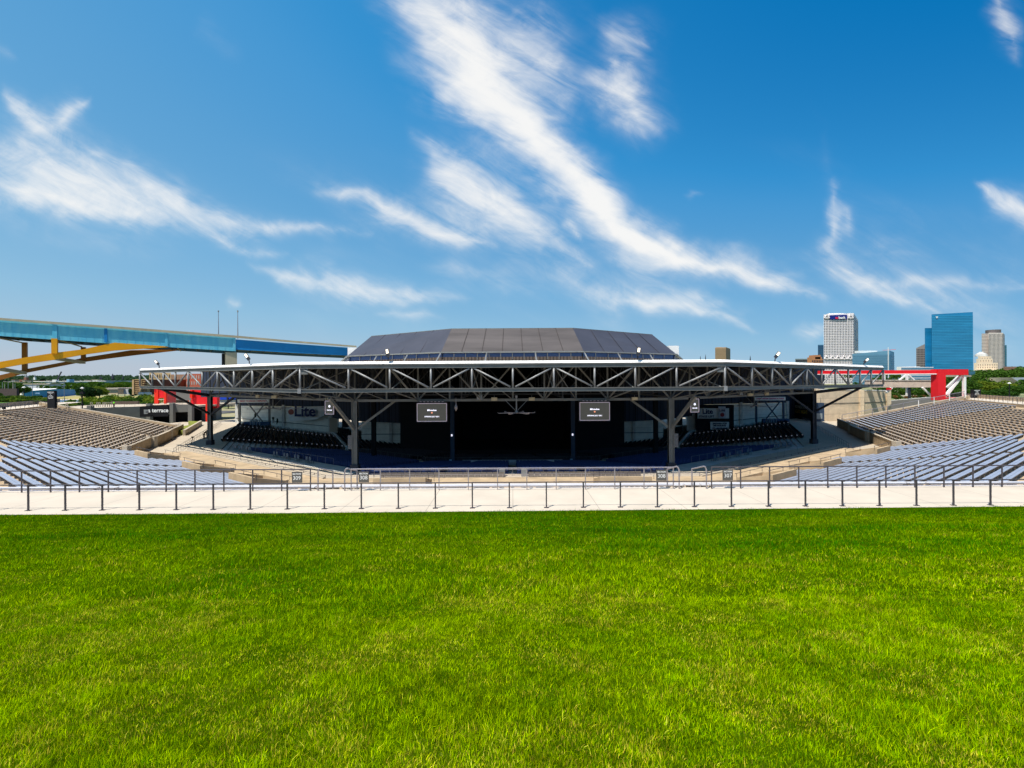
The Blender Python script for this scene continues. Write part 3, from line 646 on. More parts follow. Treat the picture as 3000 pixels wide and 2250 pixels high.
# ================================================================ roof canopy, trusses, columns, stage building
DK, DE = 59.0, 90.0
NODE_C = [879, 1021, 1142, 1262.5, 1382.5, 1502.5, 1622.6, 1742, 1861, 1982, 2124]
NODE_L = [410, 446, 479, 514, 552, 593, 637.5, 686, 740, 800, 879]
kT, kB = (P(879, 1068, DK), P(2124, 1061, DK)), (P(879, 1145.5, DK), P(2124, 1138, DK))
eT, eB = (P(410, 1085, DE), P(2588, 1077, DE)), (P(410, 1134, DE), P(2588, 1129, DE))
canopy = empty('amphitheatre_roof', (0, 66, 17), 'huge grey steel truss roof with a white front edge over the covered seats', 'roof canopy')
def on(a, b, px):
    """point on segment a-b seen at column px"""
    u = (px - 1500) / FOC; t = (u * a.y - a.x) / ((b.x - a.x) - u * (b.y - a.y)); return a + (b - a) * t
segs = []
segs.append(('left', [(on(eT[0], kT[0], p), on(eB[0], kB[0], p)) for p in NODE_L]))
segs.append(('centre', [(on(kT[0], kT[1], p), on(kB[0], kB[1], p)) for p in NODE_C]))
NODE_R = [2124] + [2124 + (879 - p) * (2588 - 2124) / (879 - 410) for p in NODE_L[-2::-1]]
segs.append(('right', [(on(kT[1], eT[1], p), on(kB[1], eB[1], p)) for p in NODE_R]))
PAT = {'left': 'dddudu' + 'duuu', 'centre': 'dddududuuu', 'right': None}
PAT['left'] = ['d', 'd', 'd', 'u', 'd', 'u', 'd', 'u', 'u', 'u']
PAT['centre'] = ['d', 'd', 'd', 'u', 'd', 'u', 'd', 'u', 'u', 'u']
PAT['right'] = ['d' if q == 'u' else 'u' for q in PAT['left'][::-1]]
def ibeam(mb, a, b, h, w, web=.05):
    a, b = Vector(a), Vector(b); u = Vector((0, 0, 1))
    mb.beam(a, b, web, h); mb.beam(a + u * h / 2, b + u * h / 2, w, .06); mb.beam(a - u * h / 2, b - u * h / 2, w, .06)
for nm, nd in segs:
    a, b = nd[0], nd[-1]
    m = MB(); ibeam(m, a[0] - Vector((0, 0, .28)), b[0] - Vector((0, 0, .28)), .40, .34); m.build('top_chord', m_steel, canopy)
    m = MB(); ibeam(m, a[1], b[1], .40, .36); m.build('bottom_chord', m_steel, canopy)
    for i, (t, q) in enumerate(nd):
        if nm != 'centre' and ((nm == 'left' and i == 10) or (nm == 'right' and i == 0)): continue
        MB().tube(t - Vector((0, 0, .5)), q + Vector((0, 0, .2)), .125 if nm == 'centre' else .155, 10).build('strut', m_steel_l, canopy, smooth=True)
    for i, k in enumerate(PAT[nm]):
        (t0, b0), (t1, b1) = nd[i], nd[i + 1]; z = Vector((0, 0, .45)); y = Vector((0, 0, .2))
        A, B = (t0 - z, b1 + y) if k == 'd' else (b0 + y, t1 - z)
        A2, B2 = A.lerp(B, .06), A.lerp(B, .94); MB().tube(A2, B2, .11 if nm == 'centre' else .125, 10).build('diagonal', m_steel_l, canopy, smooth=True)
# gusset plates at the two kinks
for s in (0, 1):
    sg = 1 if s == 0 else -1; k = kT[s]
    MB().box((k.x + .45 * sg, k.y + .05, k.z - .85), (1.0, .1, .75)).build('gusset_plate', m_steel, canopy)
    MB().box((kB[s].x, kB[s].y, kB[s].z), (.42, .5, .62)).build('node_box', m_steel_l, canopy)
# white rounded fascia
line = [eT[0], kT[0], kT[1], eT[1]]
m = MB()
for a, b in zip(line[:-1], line[1:]):
    o0 = Vector((0, -.12, .02)); o1 = Vector((0, .22, .34)); m.add([tuple(a + o0), tuple(b + o0), tuple(b + o1), tuple(a + o1), tuple(a + Vector((0, .5, .02))), tuple(b + Vector((0, .5, .02)))], [(0, 1, 2, 3), (0, 4, 5, 1), (3, 2, 5, 4)])
m.build('fascia', m_fascia, canopy, smooth=False)
# roof sheet; soffit darkened so its colour carries the under-roof shade
back = [Vector((-92, 155, 23.6)), Vector((-50, 140, 23.9)), Vector((50, 140, 23.9)), Vector((92, 155, 23.6))]
top = [(v.x, v.y + .25, v.z + .34) for v in line]
rs = MB(); vs = top + [tuple(v) for v in back[::-1]]; rs.add(vs, [(0, 1, 6, 7), (1, 2, 5, 6), (2, 3, 4, 5)]); rs.build('roof_sheet', m_fascia, canopy)
so = MB(); vs2 = [(x, y + .3, z - .42) for x, y, z in vs]; so.add(vs2, [(7, 6, 1, 0), (6, 5, 2, 1), (5, 4, 3, 2)]); so.build('soffit', mat('shade_dark_soffit', (.09, .085, .08), .8), canopy)
# second truss line through the columns
COLM = [Vector((-59.8, 94.6, 17.35)), Vector((-21.7, 66.0, 17.3)), Vector((21.9, 66.0, 17.3)), Vector((57.4, 91.0, 17.35))]
ext = [COLM[0] + (COLM[0] - COLM[1]).normalized() * 16, *COLM, COLM[3] + (COLM[3] - COLM[2]).normalized() * 16]
def truss(name, a, b, ztop, panel, m, r=.10, chord=.34, x=False, ztop_b=None):
    a, b = Vector(a), Vector(b); n = max(2, round((b - a).length / panel)); zb = ztop if ztop_b is None else ztop_b
    q = MB(); q.beam(a, b, chord, chord); ta, tb = Vector((a.x, a.y, ztop)), Vector((b.x, b.y, zb)); q.beam(ta, tb, chord * .8, chord * .8)
    for i in range(n + 1):
        p, t = a.lerp(b, i / n), ta.lerp(tb, i / n); q.tube(p, t, r, 6)
        if i < n:
            p1, t1 = a.lerp(b, (i + 1) / n), ta.lerp(tb, (i + 1) / n)
            if (i % 2 == 0) or x: q.tube(p, t1, r, 6)
            if (i % 2 == 1) or x: q.tube(t, p1, r, 6)
    return q.build(name, m, canopy)
for a, b in zip(ext[1:-2], ext[2:-1]): truss('column_line_truss', a, b, 22.2, 4.4, m_steel, .13)
# cantilever arms from the outer columns to the front truss ends
for s, (c, e) in enumerate(((COLM[0], eB[0]), (COLM[3], eB[1]))):
    tgt = (eB[s].lerp(kB[s], .13)); MB().beam(c, tgt, .5, .55).build('cantilever_arm', m_dark, canopy)
    tgt2 = eB[s].lerp(kB[s], .20); MB().beam((c.x, c.y, 13.6), tgt2 - Vector((0, 0, .3)), .35, .35).build('cantilever_brace', m_dark, canopy)
# inclined struts between the front truss and the column truss (space frame)
m = MB()
for s_, (nd, a, b) in enumerate(((segs[0][1], COLM[0], COLM[1]), (segs[1][1], COLM[1], COLM[2]), (segs[2][1], COLM[2], COLM[3]))):
    n = len(nd) - 1
    for i, (t, q) in enumerate(nd):
        if i % 2 or (s_ == 0 and i < 5) or (s_ == 2 and i > 5): continue
        base = a.lerp(b, i / n); tb = Vector((base.x, base.y, 22.0)); z4 = Vector((0, 0, .4))
        m.tube(q, base, .09, 6); m.tube(t - z4, base, .08, 6); m.tube(t - z4, tb, .1, 6); m.tube(q, tb, .07, 6)
        if i + 2 <= n:
            b2 = a.lerp(b, (i + 1) / n); m.tube(t - z4, b2, .06, 6)
m.build('linking_struts', m_steel, canopy)
# deeper inner trusses
for (a, b) in (((-18, 82, 17.6), (18, 82, 17.6)), ((-18, 82, 17.6), (-48, 106, 17.6)), ((18, 82, 17.6), (48, 106, 17.6)), ((-14, 96, 18), (14, 96, 18)),
               ((-21.7, 66, 17.6), (-14, 97, 18)), ((21.9, 66, 17.6), (14, 97, 18)), ((-40, 80.2, 17.6), (-26, 108, 18)), ((40, 80.2, 17.6), (26, 108, 18)), ((-7, 66, 17.6), (-6, 97, 18)), ((7, 66, 17.6), (6, 97, 18)),
               ((-59.8, 94.6, 17.6), (-46, 118, 18)), ((57.4, 91, 17.6), (46, 118, 18))):
    truss('inner_truss', a, b, 22.6, 4.6, mat('inner_truss_grey', (.06, .065, .07), .6), .085, .24)
# main columns with Y braces
for i, c in enumerate(COLM):
    zb = 7.6; main = i in (1, 2); w = .75 if main else .72
    mcol = m_steel if i < 3 else m_dark
    q = MB(); q.box((c.x, c.y, (zb + 17.3) / 2), (w, w * .62, 17.3 - zb)); q.box((c.x - w * .42, c.y, (zb + 17.3) / 2), (w * .16, w, 17.3 - zb)); q.box((c.x + w * .42, c.y, (zb + 17.3) / 2), (w * .16, w, 17.3 - zb))
    co = q.build('column', mcol, canopy)
    MB().box((c.x, c.y, zb + .45), (w + .35, w + .35, .9)).build('plinth', m_dark, co)
    if main:
        sg = -1 if i == 1 else 1
        fr = kB[0] if i == 1 else kB[1]
        MB().beam((c.x, c.y, 13.2), (P(965, 1166, 62) if i == 1 else P(2038, 1160, 62)), .36, .36).build('brace', m_steel, co)
        MB().beam((c.x, c.y, 13.2), (c.x - sg * 5.2, c.y + 1.5, 17.2), .30, .30).build('brace', m_steel, co)
        MB().box((c.x + sg * .55, c.y - .2, 11.6), (.75, .12, 1.9)).build('loudspeaker_panel', mat('speaker_mesh', (.16, .16, .17), .8, var=.6, scale=14), co)
    else:
        sg = 1 if i == 0 else -1
        MB().beam((c.x, c.y, 13.4), (c.x + sg * 7.0, c.y - 3.5, 17.2), .34, .34).build('brace', m_dark, co)
# inner dark blue columns beside the stage opening
m_colblue = mat('dark_blue_steel', (.03, .055, .10), .6)
for x, nm in ((-10.75, 'left'), (10.9, 'right')):
    g = empty('stage_column', (x, 86, 5), f'dark blue steel column on the {nm} of the stage opening', 'column', 'columns beside the stage opening')
    MB().box((x, 86, 12), (.7, .7, 14)).build('shaft', m_colblue, g); MB().box((x - .35, 85.6, 5.5), (.42, .3, .75)).build('notice_box', mat('pale_blue_box', (.3, .5, .7), .6), g)
    MB().box((x - .1, 85.6, 10.2), (.25, .1, .35)).build('lamp', m_scrW, g)
for x, y, nm in ((-25.5, 88, 'left'), (27, 90, 'right')):
    g = empty('black_column', (x, y, 5), f'black steel column standing in the shade on the {nm}', 'column', 'black columns in the shade'); MB().box((x, y, 12), (.75, .75, 14)).build('shaft', m_black, g)

# ---- stage building with its faceted metal roof
hall = empty('stage_house', (0, 120, 7), 'stage building with a faceted dark metal roof above the canopy', 'building')
def Z(D, c): return CAMZ + (1114 - c) / FOC * D
B0 = [(-50.6, 140, 25.3), (-34.6, 100.5, 25.3), (-12.75, 86, 25.12), (12.95, 86, 25.12), (34.6, 100.5, 25.3), (50.6, 140, 25.3)]
T0 = [(-47, 150, 30.2), (-32.1, 109.2, 30.25), (-11.9, 94.6, 30.25), (12.1, 94.6, 30.25), (32.1, 109.2, 30.25), (47, 150, 30.2)]
m_rf_a = mat('brown_grey_metal_roof', (.105, .092, .088), .55, .25, .22, .25, streak=(.3, .3, 3)); m_rf_b = mat('slate_metal_roof', (.072, .072, .09), .5, .3, .12, .15)
m_rf_c = mat('sky_tinted_metal_roof', (.22, .30, .40), .3, .5, .1, .2)  # side facets coloured pale blue for the sky they reflect
names = [m_rf_c, m_rf_b, m_rf_a, m_rf_b, m_rf_c]
for i in range(5):
    q = MB().poly([B0[i], B0[i + 1], T0[i + 1], T0[i]]).poly([tuple(Vector(p) - Vector((0, 0, .25))) for p in (T0[i], T0[i + 1], B0[i + 1], B0[i])])
    if i == 0: pass
    q.build('roof_panel', names[i], hall)
    # standing seams
    m = MB(); n = [0, 5, 7, 5, 0][i]
    for j in range(1, n):
        f = j / n; a = Vector(B0[i]).lerp(Vector(B0[i + 1]), f); b = Vector(T0[i]).lerp(Vector(T0[i + 1]), f); m.beam(a + Vector((0, -.02, .04)), b + Vector((0, -.02, .04)), .12, .06)
    if n: m.build('roof_seams', mat('roof_seam', (.058, .056, .068), .5, .3) if i != 2 else mat('roof_seam_brown', (.05, .042, .04), .6), hall)
MB().poly([T0[0], T0[1], T0[2], T0[3], T0[4], T0[5]]).build('flat_roof', m_rf_b, hall)
m = MB()
for i in range(5): m.beam(Vector(B0[i]) + Vector((0, -.1, -.05)), Vector(B0[i + 1]) + Vector((0, -.1, -.05)), .3, .22)
m.build('eave', m_steel, hall)
m = MB()
for i in range(1, 4): m.beam(T0[i], T0[i + 1] if i < 4 else T0[i], .14, .12)
m.build('ridge_cap', m_steel, hall)
for i in range(5):   # clerestory: glass above ribbed brown metal
    a, b = Vector(B0[i]), Vector(B0[i + 1]); ins = Vector((0, 1.6, 0)); a2, b2 = a + ins, b + ins
    MB().poly([(a2.x, a2.y, 24.2), (b2.x, b2.y, 24.2), (b2.x, b2.y, b.z), (a2.x, a2.y, a.z)]).build('clerestory_glass', mat('deep_blue_panel', (.012, .045, .15), .3, spec=.5), hall)
    MB().poly([(a2.x, a2.y - .05, 22.4), (b2.x, b2.y - .05, 22.4), (b2.x, b2.y - .05, 24.3), (a2.x, a2.y - .05, 24.3)]).build('lower_cladding', lines_mat('brown_ribbed_cladding', (.22, .16, .125), (.10, .075, .06), (1.6, 0, 0), .25), hall)
    m = MB(); n = [10, 8, 12, 8, 10][i]
    for j in range(n + 1):
        q = a2.lerp(b2, j / n); m.box((q.x, q.y - .12, 24.6), (.12, .12, 1.5))
    m.build('mullions', m_steel_l, hall)
    if 0 < i < 4:
        for f, sgn in (((.35, -1), (.68, -1)) if i == 1 else (((0.0, -1), (.32, -.3), (.66, .3), (1.0, 1)) if i == 2 else ((.33, 1), (.68, 1)))):
            q = a.lerp(b, f); MB().beam((q.x, q.y, 25.1), (q.x + sgn * .9, q.y - .2, 23.4), .22, .22).build('eave_strut', m_steel_l, hall)
for x, s in ((-50.3, -1), (51.2, 1)):
    MB().box((x * 1.0, 152, 28.4), (3.0, 2.5, 4.4)).build('rooftop_box', m_white, hall)
# stage opening: black side walls, back, ceiling and floor
m = MB()
for s in (-1, 1):
    m.wall((s * 13.4, 106) if s == 1 else (-26, 112), (26, 112) if s == 1 else (-13.4, 106), .4, 3, 24.6)
    m.wall((s * 13.4, 106), (s * 13.4, 126), .4, 3, 24.6)
m.wall((-16, 127), (16, 127), .4, 3, 24.6); m.poly([(-16, 105, 19.5), (16, 105, 19.5), (16, 128, 19.5), (-16, 128, 19.5)])
m.build('stage_walls', m_black, hall)
MB().box((0, 116, 3.9), (26.6, 19, 1.2)).build('stage_floor', m_black, hall)
for s, nm in ((-1, 'left'), (1, 'right')):
    m = MB(); m.poly([(s * 4.0, 86.5, 5.16), (s * 5.2, 86.5, 5.16), (s * 6.6, 103, 3.5), (s * 5.6, 103, 3.5)]); m.poly([(s * 5.6, 103, 3.3), (s * 6.6, 103, 3.3), (s * 5.2, 86.5, 5.0), (s * 4.0, 86.5, 5.0)])
    m.build('aisle_ramp', m_grayc, kind='structure')
MB().box((0, 83.6, 5.6), (17.5, .5, .9)).build('sound_desk_wall', mat('pale_blue_wall', (.5, .56, .64), .7), label='low pale wall of the sound desk in front of the stage', cat='low wall', origin=(0, 83.6, 5))
# side walls behind the banks
m_wpan = lines_mat('pale_wall_panels', (.80, .80, .72), (.42, .42, .37), (0, 0, .7), .05, .8, .12)
for sg, nm in ((-1, 'left'), (1, 'right')):
    g = empty('back_wall', (sg * 66, 140, 5), f'pale panelled concrete wall with black cladding above, behind the {nm} bank', 'wall', 'walls behind the covered seats')
    a, b = (sg * 84.5, 146), (sg * 50.6, 134.5)
    m = MB(); m.wall(*((a, b) if sg < 0 else (b, a)), -.4, 4.5, 12.7); m.build('panel_wall', m_wpan, g)
    m = MB(); m.wall(*((a, b) if sg < 0 else (b, a)), -.5, 12.75, 24.2); m.build('cladding', m_blackclad, g)
    m = MB()
    for f in (.02, .52, .98):
        m.box((a[0] + (b[0] - a[0]) * f, a[1] + (b[1] - a[1]) * f - .3, 9), (.8, .4, 8.4))
    m.build('pilaster', m_psc, g)
    mm = MB(); p0, p1 = Vector((*a, 9.0)), Vector((*b, 7.3)); mm.beam(p0 - Vector((0, .5, 0)), p1 - Vector((0, .5, 0)), .1, .14); mm.build('pipe_rail', m_dark, g)
    g = empty('inner_back_wall', (sg * 30, 121, 5), f'pale low wall under black cladding beside the {nm} of the stage', 'wall', 'walls behind the covered seats')
    a, b = (sg * 38.5, 122), (sg * 22.6, 118.5)
    m = MB(); m.wall(*((a, b) if sg < 0 else (b, a)), -.4, 3.4, 9.6); m.build('panel_wall', m_wpan, g)
    a2 = (sg * 50.5, 134); m = MB(); m.wall(*((a2, a) if sg < 0 else (a, a2)), -.5, 9.7, 24.2); m.wall(*((a, (sg * 13.4, 112)) if sg < 0 else ((sg * 13.4, 112), a)), -.5, 9.66, 24.2); m.build('cladding', m_blackclad, g)
    m = MB(); m.box((sg * 30.5, 119.9, 6.6), (.7, .4, 6.2)); m.build('pilaster', m_psc, g)
    m = MB(); m.beam((sg * 38.5, 121.4, 6.5), (sg * 22.6, 117.9, 6.9), .1, .12); m.build('pipe_rail', m_dark, g)
    MB().box((sg * 49.6, 133.2, 7.7), (2.2, 1.2, 4.2)).build('gate_pier', m_conc if sg < 0 else m_psc, label=f'square pier beside the {nm} gate opening', cat='pier', group='piers beside the gate openings', origin=(sg * 49.6, 133.2, 5.6))
    MB().box((sg * 46.2, 132.4, 7.7), (1.6, 1.0, 4.2)).build('gate_post', m_black, label=f'black post in the {nm} gate opening', cat='post', group='posts in the gate openings', origin=(sg * 46.2, 132.4, 5.6))
# outer black clad wing on both sides
MB().wall((-99, 152), (-84.6, 146.1), -.5, 15.2, 24.2).build('side_cladding', m_blackclad, label='black ribbed cladding above the left concourse', cat='cladding', group='black side cladding', origin=(-99, 152, 15))
MB().wall((84.6, 146.1), (110.5, 169), -.5, 7.4, 24.2).build('side_cladding', m_blackclad, label='tall black ribbed wall at the right concourse', cat='cladding', group='black side cladding', origin=(84.6, 146, 7))
bw = empty('black_gate_wall', (96, 168, 7), 'black ribbed wall with a beer slogan at the end of the right path', 'wall')
wa, wb = P(2296, 1180, 160), P(2388, 1180, 138)
MB().wall((wa.x, wa.y), (wb.x, wb.y), .5, 7.4, 16.2).build('cladding', m_blackclad, bw)
dv = Vector((wb.x - wa.x, wb.y - wa.y)).normalized(); azn = math.atan2(-dv.x, dv.y) + math.pi
c1 = P(2352, 1217, 146)
nrm = Vector((dv.y, -dv.x)); 
if nrm.dot(Vector((-c1.x, -c1.y))) < 0: nrm = -nrm
az_ = math.atan2(nrm.y, nrm.x)
wp = Vector((wa.x, wa.y)) + dv * ((Vector((wb.x, wb.y)) - Vector((wa.x, wa.y))).length * .64) + nrm * 0.62
MB().box((wp.x, wp.y, 10.6), (14.5, .12, 4.6), math.atan2(dv.y, dv.x)).build('banner', m_black, bw)
wp2 = wp + nrm * .1
text('slogan', 'COLD BEER ON A', facing((wp2.x, wp2.y, 11.3), az=az_), 1.35, mat('tan_letters', (.55, .48, .36), .7), bw, .02, bold=.02)
text('slogan', 'FRIDAY NIGHT', facing((wp2.x, wp2.y, 9.9), az=az_), 1.45, mat('gold_letters', (.62, .36, .03), .7), bw, .02, bold=.02)
# ---- advertising
m_adw = mat('banner_white', (.78, .80, .78), .7, var=.06); m_navyink = mat('navy_ink', (.012, .02, .09), .6)
ad = empty('beer_banner', (-55, 136, 8), 'long white banner with dark blue blackletter word Lite on the left back wall', 'banner')
pts = [P(851, 1192, 136.6), P(953, 1189, 134.6), P(959, 1213, 134.6), P(932, 1228, 135.2), P(851, 1234, 136.6)]
pl = [Vector((p.x, p.y - 1.0, p.z)) for p in pts]
MB().add([tuple(p) for p in pl] + [(p.x, p.y + .12, p.z) for p in pl], [(4, 3, 2, 1, 0)[::-1], (5, 6, 7, 8, 9), (0, 1, 6, 5), (1, 2, 7, 6), (2, 3, 8, 7), (3, 4, 9, 8), (4, 0, 5, 9)]).build('sheet', m_adw, ad)
dd = (pl[1] - pl[0]); azb = math.atan2(dd.y, dd.x) - math.pi / 2
cen = P(898, 1205, 135); text('word', 'Lite', facing((cen.x, cen.y - 1.15, cen.z), az=azb), 4.2, m_navyink, ad, .03, bold=.12, sx=1.05)
cen = P(858, 1206, 136.4); MB().tube((cen.x, cen.y - 1.1, cen.z), (cen.x, cen.y - 1.18, cen.z), .8, 20).build('emblem', mat('faded_red', (.35, .12, .09), .7), ad)
# right hand bar sign
ad2 = empty('bar_sign', (57, 134, 8), 'black framed bar front with a pale Lite STAGE LEFT board and a can emblem', 'sign')
def rect(px0, py0, px1, py1, D0, D1=None, dy=0.0, th=.15):
    D1 = D0 if D1 is None else D1; a, b, c, d = P(px0, py0, D0), P(px1, py0, D1), P(px1, py1, D1), P(px0, py1, D0); q = [a, b, c, d]
    q = [Vector((p.x, p.y + dy, p.z)) for p in q]; r = [p + Vector((0, th, 0)) for p in q]
    return MB().add([tuple(p) for p in q + r], [(3, 2, 1, 0), (4, 5, 6, 7), (0, 1, 5, 4), (1, 2, 6, 5), (2, 3, 7, 6), (3, 0, 4, 7)])
rect(2040, 1186, 2150, 1262, 131, 131, 0, .8).build('frame', m_black, ad2)
rect(2044, 1196, 2136, 1226, 130.5, 130.5).build('board', m_adw, ad2)
rect(2081, 1236, 2136, 1259, 130.5, 130.5).build('board', m_adw, ad2)
rect(2105, 1191, 2126, 1225, 130.1, 130.1).build('can_panel', mat('can_white', (.6, .62, .68), .6), ad2)
azs = -math.pi / 2
text('word', 'Lite', facing(P(2073, 1206, 130.4), az=azs), 1.9, m_navyink, ad2, .03, bold=.05)
text('word', 'STAGE LEFT', facing(P(2070, 1220.5, 130.4), az=azs), .78, m_navyink, ad2, .03, bold=.02)
text('word', 'Lite', facing(P(2116, 1202, 130.0), az=azs), 1.0, m_navyink, ad2, .03, bold=.02)
text('slogan', 'BREWED FOR', facing(P(2109, 1241, 130.4), az=azs), .62, m_navyink, ad2, .03, bold=.015)
text('slogan', 'MILWAUKEE', facing(P(2109, 1247, 130.4), az=azs), .62, m_navyink, ad2, .03, bold=.015)
text('slogan', "IT'S MILLER TIME", facing(P(2109, 1255, 130.4), az=azs), .55, m_navyink, ad2, .03, bold=.015)
q = P(2116, 1215, 130.0); MB().tube(q, q - Vector((0, .1, 0)), .55, 18).build('emblem', mat('deep_red', (.3, .02, .03), .6), ad2)
# canopies with X braces
for nm, px0, px1, pt, word, mw in (('left', 697, 790, 1170, 'READY TO DREAM COMPLETELY', 'red_ink'), ('right', 2210, 2300, 1163, 'EVERY DREAM DESERVES A STAGE', 'pink_ink')):
    D = 137; a, b = P(px0, pt, D), P(px1, pt, D); g = empty('kiosk_canopy', (a.x, a.y, 7.6), f'grey steel canopy with X bracing and a white lettered beam, {nm} side', 'canopy', 'lettered canopies beside the back wall')
    zt_ = a.z; MB().box(((a.x + b.x) / 2, D, zt_ - .5), (b.x - a.x, .5, 1.0)).build('sign_beam', m_adw, g)
    MB().box(((a.x + b.x) / 2, D + 2.2, zt_ - .1), (b.x - a.x, 4.0, .15)).build('roof', m_dark, g)
    for x in (a.x + .5, b.x - .5) if nm == 'right' else (a.x + .5, b.x - .1):
        MB().box((x, D, (7 + zt_ - 1) / 2), (.45, .45, zt_ - 8)).build('post', m_steel if nm == 'left' else m_colblue, g)
    xm0, xm1 = (a.x * .7 + b.x * .3), b.x - 1.2
    MB().beam((xm0, D, zt_ - 1), (xm1, D, 7.4), .28, .28).build('brace', m_colblue if nm == 'right' else m_steel, g)
    MB().beam((xm1, D, zt_ - 1), (xm0, D + .3, 7.4), .28, .28).build('brace', m_colblue if nm == 'right' else m_steel, g)
    MB().box((xm1 - 2, D - .8, 8.1), (7.5, .8, 1.0)).build('counter', mat('blue_counter', (.03, .07, .15), .6), g)
    text('lettering', word, facing(((a.x + b.x) / 2, D - .3, zt_ - .5), az=-math.pi / 2), .52, mat(mw, (.55, .03, .05) if nm == 'left' else (.6, .05, .25), .6), g, .02, bold=.01)
# ---- hanging things: screens, fans, lamps
m_bez = mat('screen_bezel', (.62, .55, .62), .5, emit=(.55, .45, .6, .12)); m_scr = mat('grey_lit_screen', (.03, .03, .03), .5, emit=(.10, .10, .088, .42))
def screen(pxc, pyc, w, h, D, label, turn=0.0, small=False):
    c = P(pxc, pyc, D); g = empty('video_screen', c, label, 'screen', 'hanging video screens'); rz = turn
    ca, sa = math.cos(rz), math.sin(rz)
    MB().box((c.x + sa * .05, c.y - ca * .0 + .12, c.z), (w + .36, .25, h + .36), rz).build('housing', m_black, g)
    n = Vector((sa, -ca, 0)); az = math.atan2(n.y, n.x)
    MB().box((c.x + n.x * .02, c.y + n.y * .02, c.z), (w, .06, h), rz).build('display', m_scr, g)
    m = MB()
    X = Vector((ca, sa, 0)); Zv = Vector((0, 0, 1)); o = c + n * .06
    for a_, b_ in (((-1, 1), (1, 1)), ((1, 1), (1, -1)), ((1, -1), (-1, -1)), ((-1, -1), (-1, 1))): m.beam(o + X * (a_[0] * w / 2) + Zv * (a_[1] * h / 2), o + X * (b_[0] * w / 2) + Zv * (b_[1] * h / 2), .09, .09)
    m.build('lit_border', m_bez, g)
    if not small:
        text('caption', 'OPENING JULY 2021', facing(c + n * .08 - Zv * h * .24, az=az), .17 * w / 3, m_scrW, g, .005, bold=.008)
        text('event_name', 'Milwaukee', facing(c + n * .08 + Zv * h * .12, az=az), .22 * w / 3, m_scrW, g, .005, bold=.01)
        MB().tube(c + n * .05 - Zv * h * .02, c + n * .09 - Zv * h * .02, .09 * w / 3, 12).build('badge', mat('badge_orange', (.7, .25, .15), .6, emit=(.9, .35, .2, .6)), g)
        m = MB()
        for i in range(7): m.lathe((c.x - w * .38 + i * w * .125, c.y - .1, c.z + h / 2 + .22), [(.13, 0), (.13, .04)], 8)
        m.build('lamp_row', m_bez, g)
    else:
        text('caption', 'WELCOME', facing(c + n * .08 - Zv * h * .2, az=az), .2 * w / 1.6, m_scrW, g, .005, bold=.008)
        MB().tube(c + n * .05 + Zv * h * .1, c + n * .09 + Zv * h * .1, .16, 12).build('badge', m_scrW, g)
    m = MB()
    for s in (-.35, .35): m.tube(o + X * (s * w) + Zv * (h / 2), Vector((o.x + X.x * s * w, o.y + .3, 18.2)), .03)
    m.build('hanger', m_dark, g)
screen(1265.5, 1208, 3.98, 2.42, 65, 'large lit screen reading OPENING JULY 2021, hung left of the stage')
screen(1742, 1205, 4.02, 2.42, 65, 'large lit screen reading OPENING JULY 2021, hung right of the stage')
screen(966, 1194, 1.35, 1.75, 64, 'small tilted screen by the left main column', R_(-18), True)
screen(2034.5, 1188, 1.30, 1.75, 64, 'small tilted screen by the right main column', R_(18), True)
def fan(pxc, pyc, D, label, span, rot):
    c = P(pxc, pyc, D); g = empty('ceiling_fan', c, label, 'fan', 'giant ceiling fans')
    MB().lathe((c.x, c.y, c.z), [(.10, -.1), (.22, 0), (.22, .12), (.1, .3), (.07, 1.9), (.16, 2.0), (.16, 2.25)], 12).build('hub', m_steel_l, g)
    for k in range(6):
        a = R_(rot + 60 * k); d = Vector((math.cos(a), math.sin(a), -.02)); MB().beam(c + d * .2, c + d * span, .3, .06).beam(c + d * span, c + d * (span + .12) + Vector((0, 0, .12)), .3, .05).build('blade', m_galv, g)
    for s in (-1, 1): MB().beam((c.x + s * .15, c.y, c.z + .3), (c.x + s * 1.5, c.y, c.z + 1.7), .05, .05).build('stay', m_steel_l, g)
fan(1513, 1209, 62.5, 'huge six-bladed ceiling fan hanging at the centre of the roof edge', 2.35, 8)
fan(800, 1196, 92, 'huge ceiling fan hanging in front of the left back wall', 4.5, 12)
fan(2210, 1189, 92, 'huge ceiling fan hanging by the right lettered canopy', 3.6, 55)
def flood(p, lean, label, k):
    g = empty('floodlight', p, label, 'floodlight', 'floodlights on the roof edge'); p = Vector(p)
    MB().tube(p, p + Vector((0, -.1, .55)), .07).build('arm', m_dark, g); q = p + Vector((lean * .35, -.25, .95)); ax = Vector((lean, -.0, .75)).normalized()
    MB().beam(q - ax * .5, q + ax * .5, .42, .14, up=(0, -1, .3)).build('head', m_dark, g)
    n = Vector((0, -1, .3)).normalized(); MB().beam(q - ax * .08 + n * .09, q + ax * .42 + n * .09, .28, .04, up=(0, -1, .3)).build('lens', m_lampE, g)
for i, (px, py, D, ln, nm) in enumerate(((467, 1078, 85, -.75, 'near the left end of the roof edge'), (731, 1066, 66, -.5, 'on the left wing beside the bridge'), (1138, 1057, 59, -.12, 'left one on the centre span'), (1868, 1053, 59, .12, 'right one on the centre span'), (2270, 1060, 67, .6, 'on the right wing below the tan tower'), (2530, 1072, 85, .8, 'near the right end of the roof edge'))):
    flood(P(px, py, D), ln, f'floodlight on the roof edge, {nm}', i)
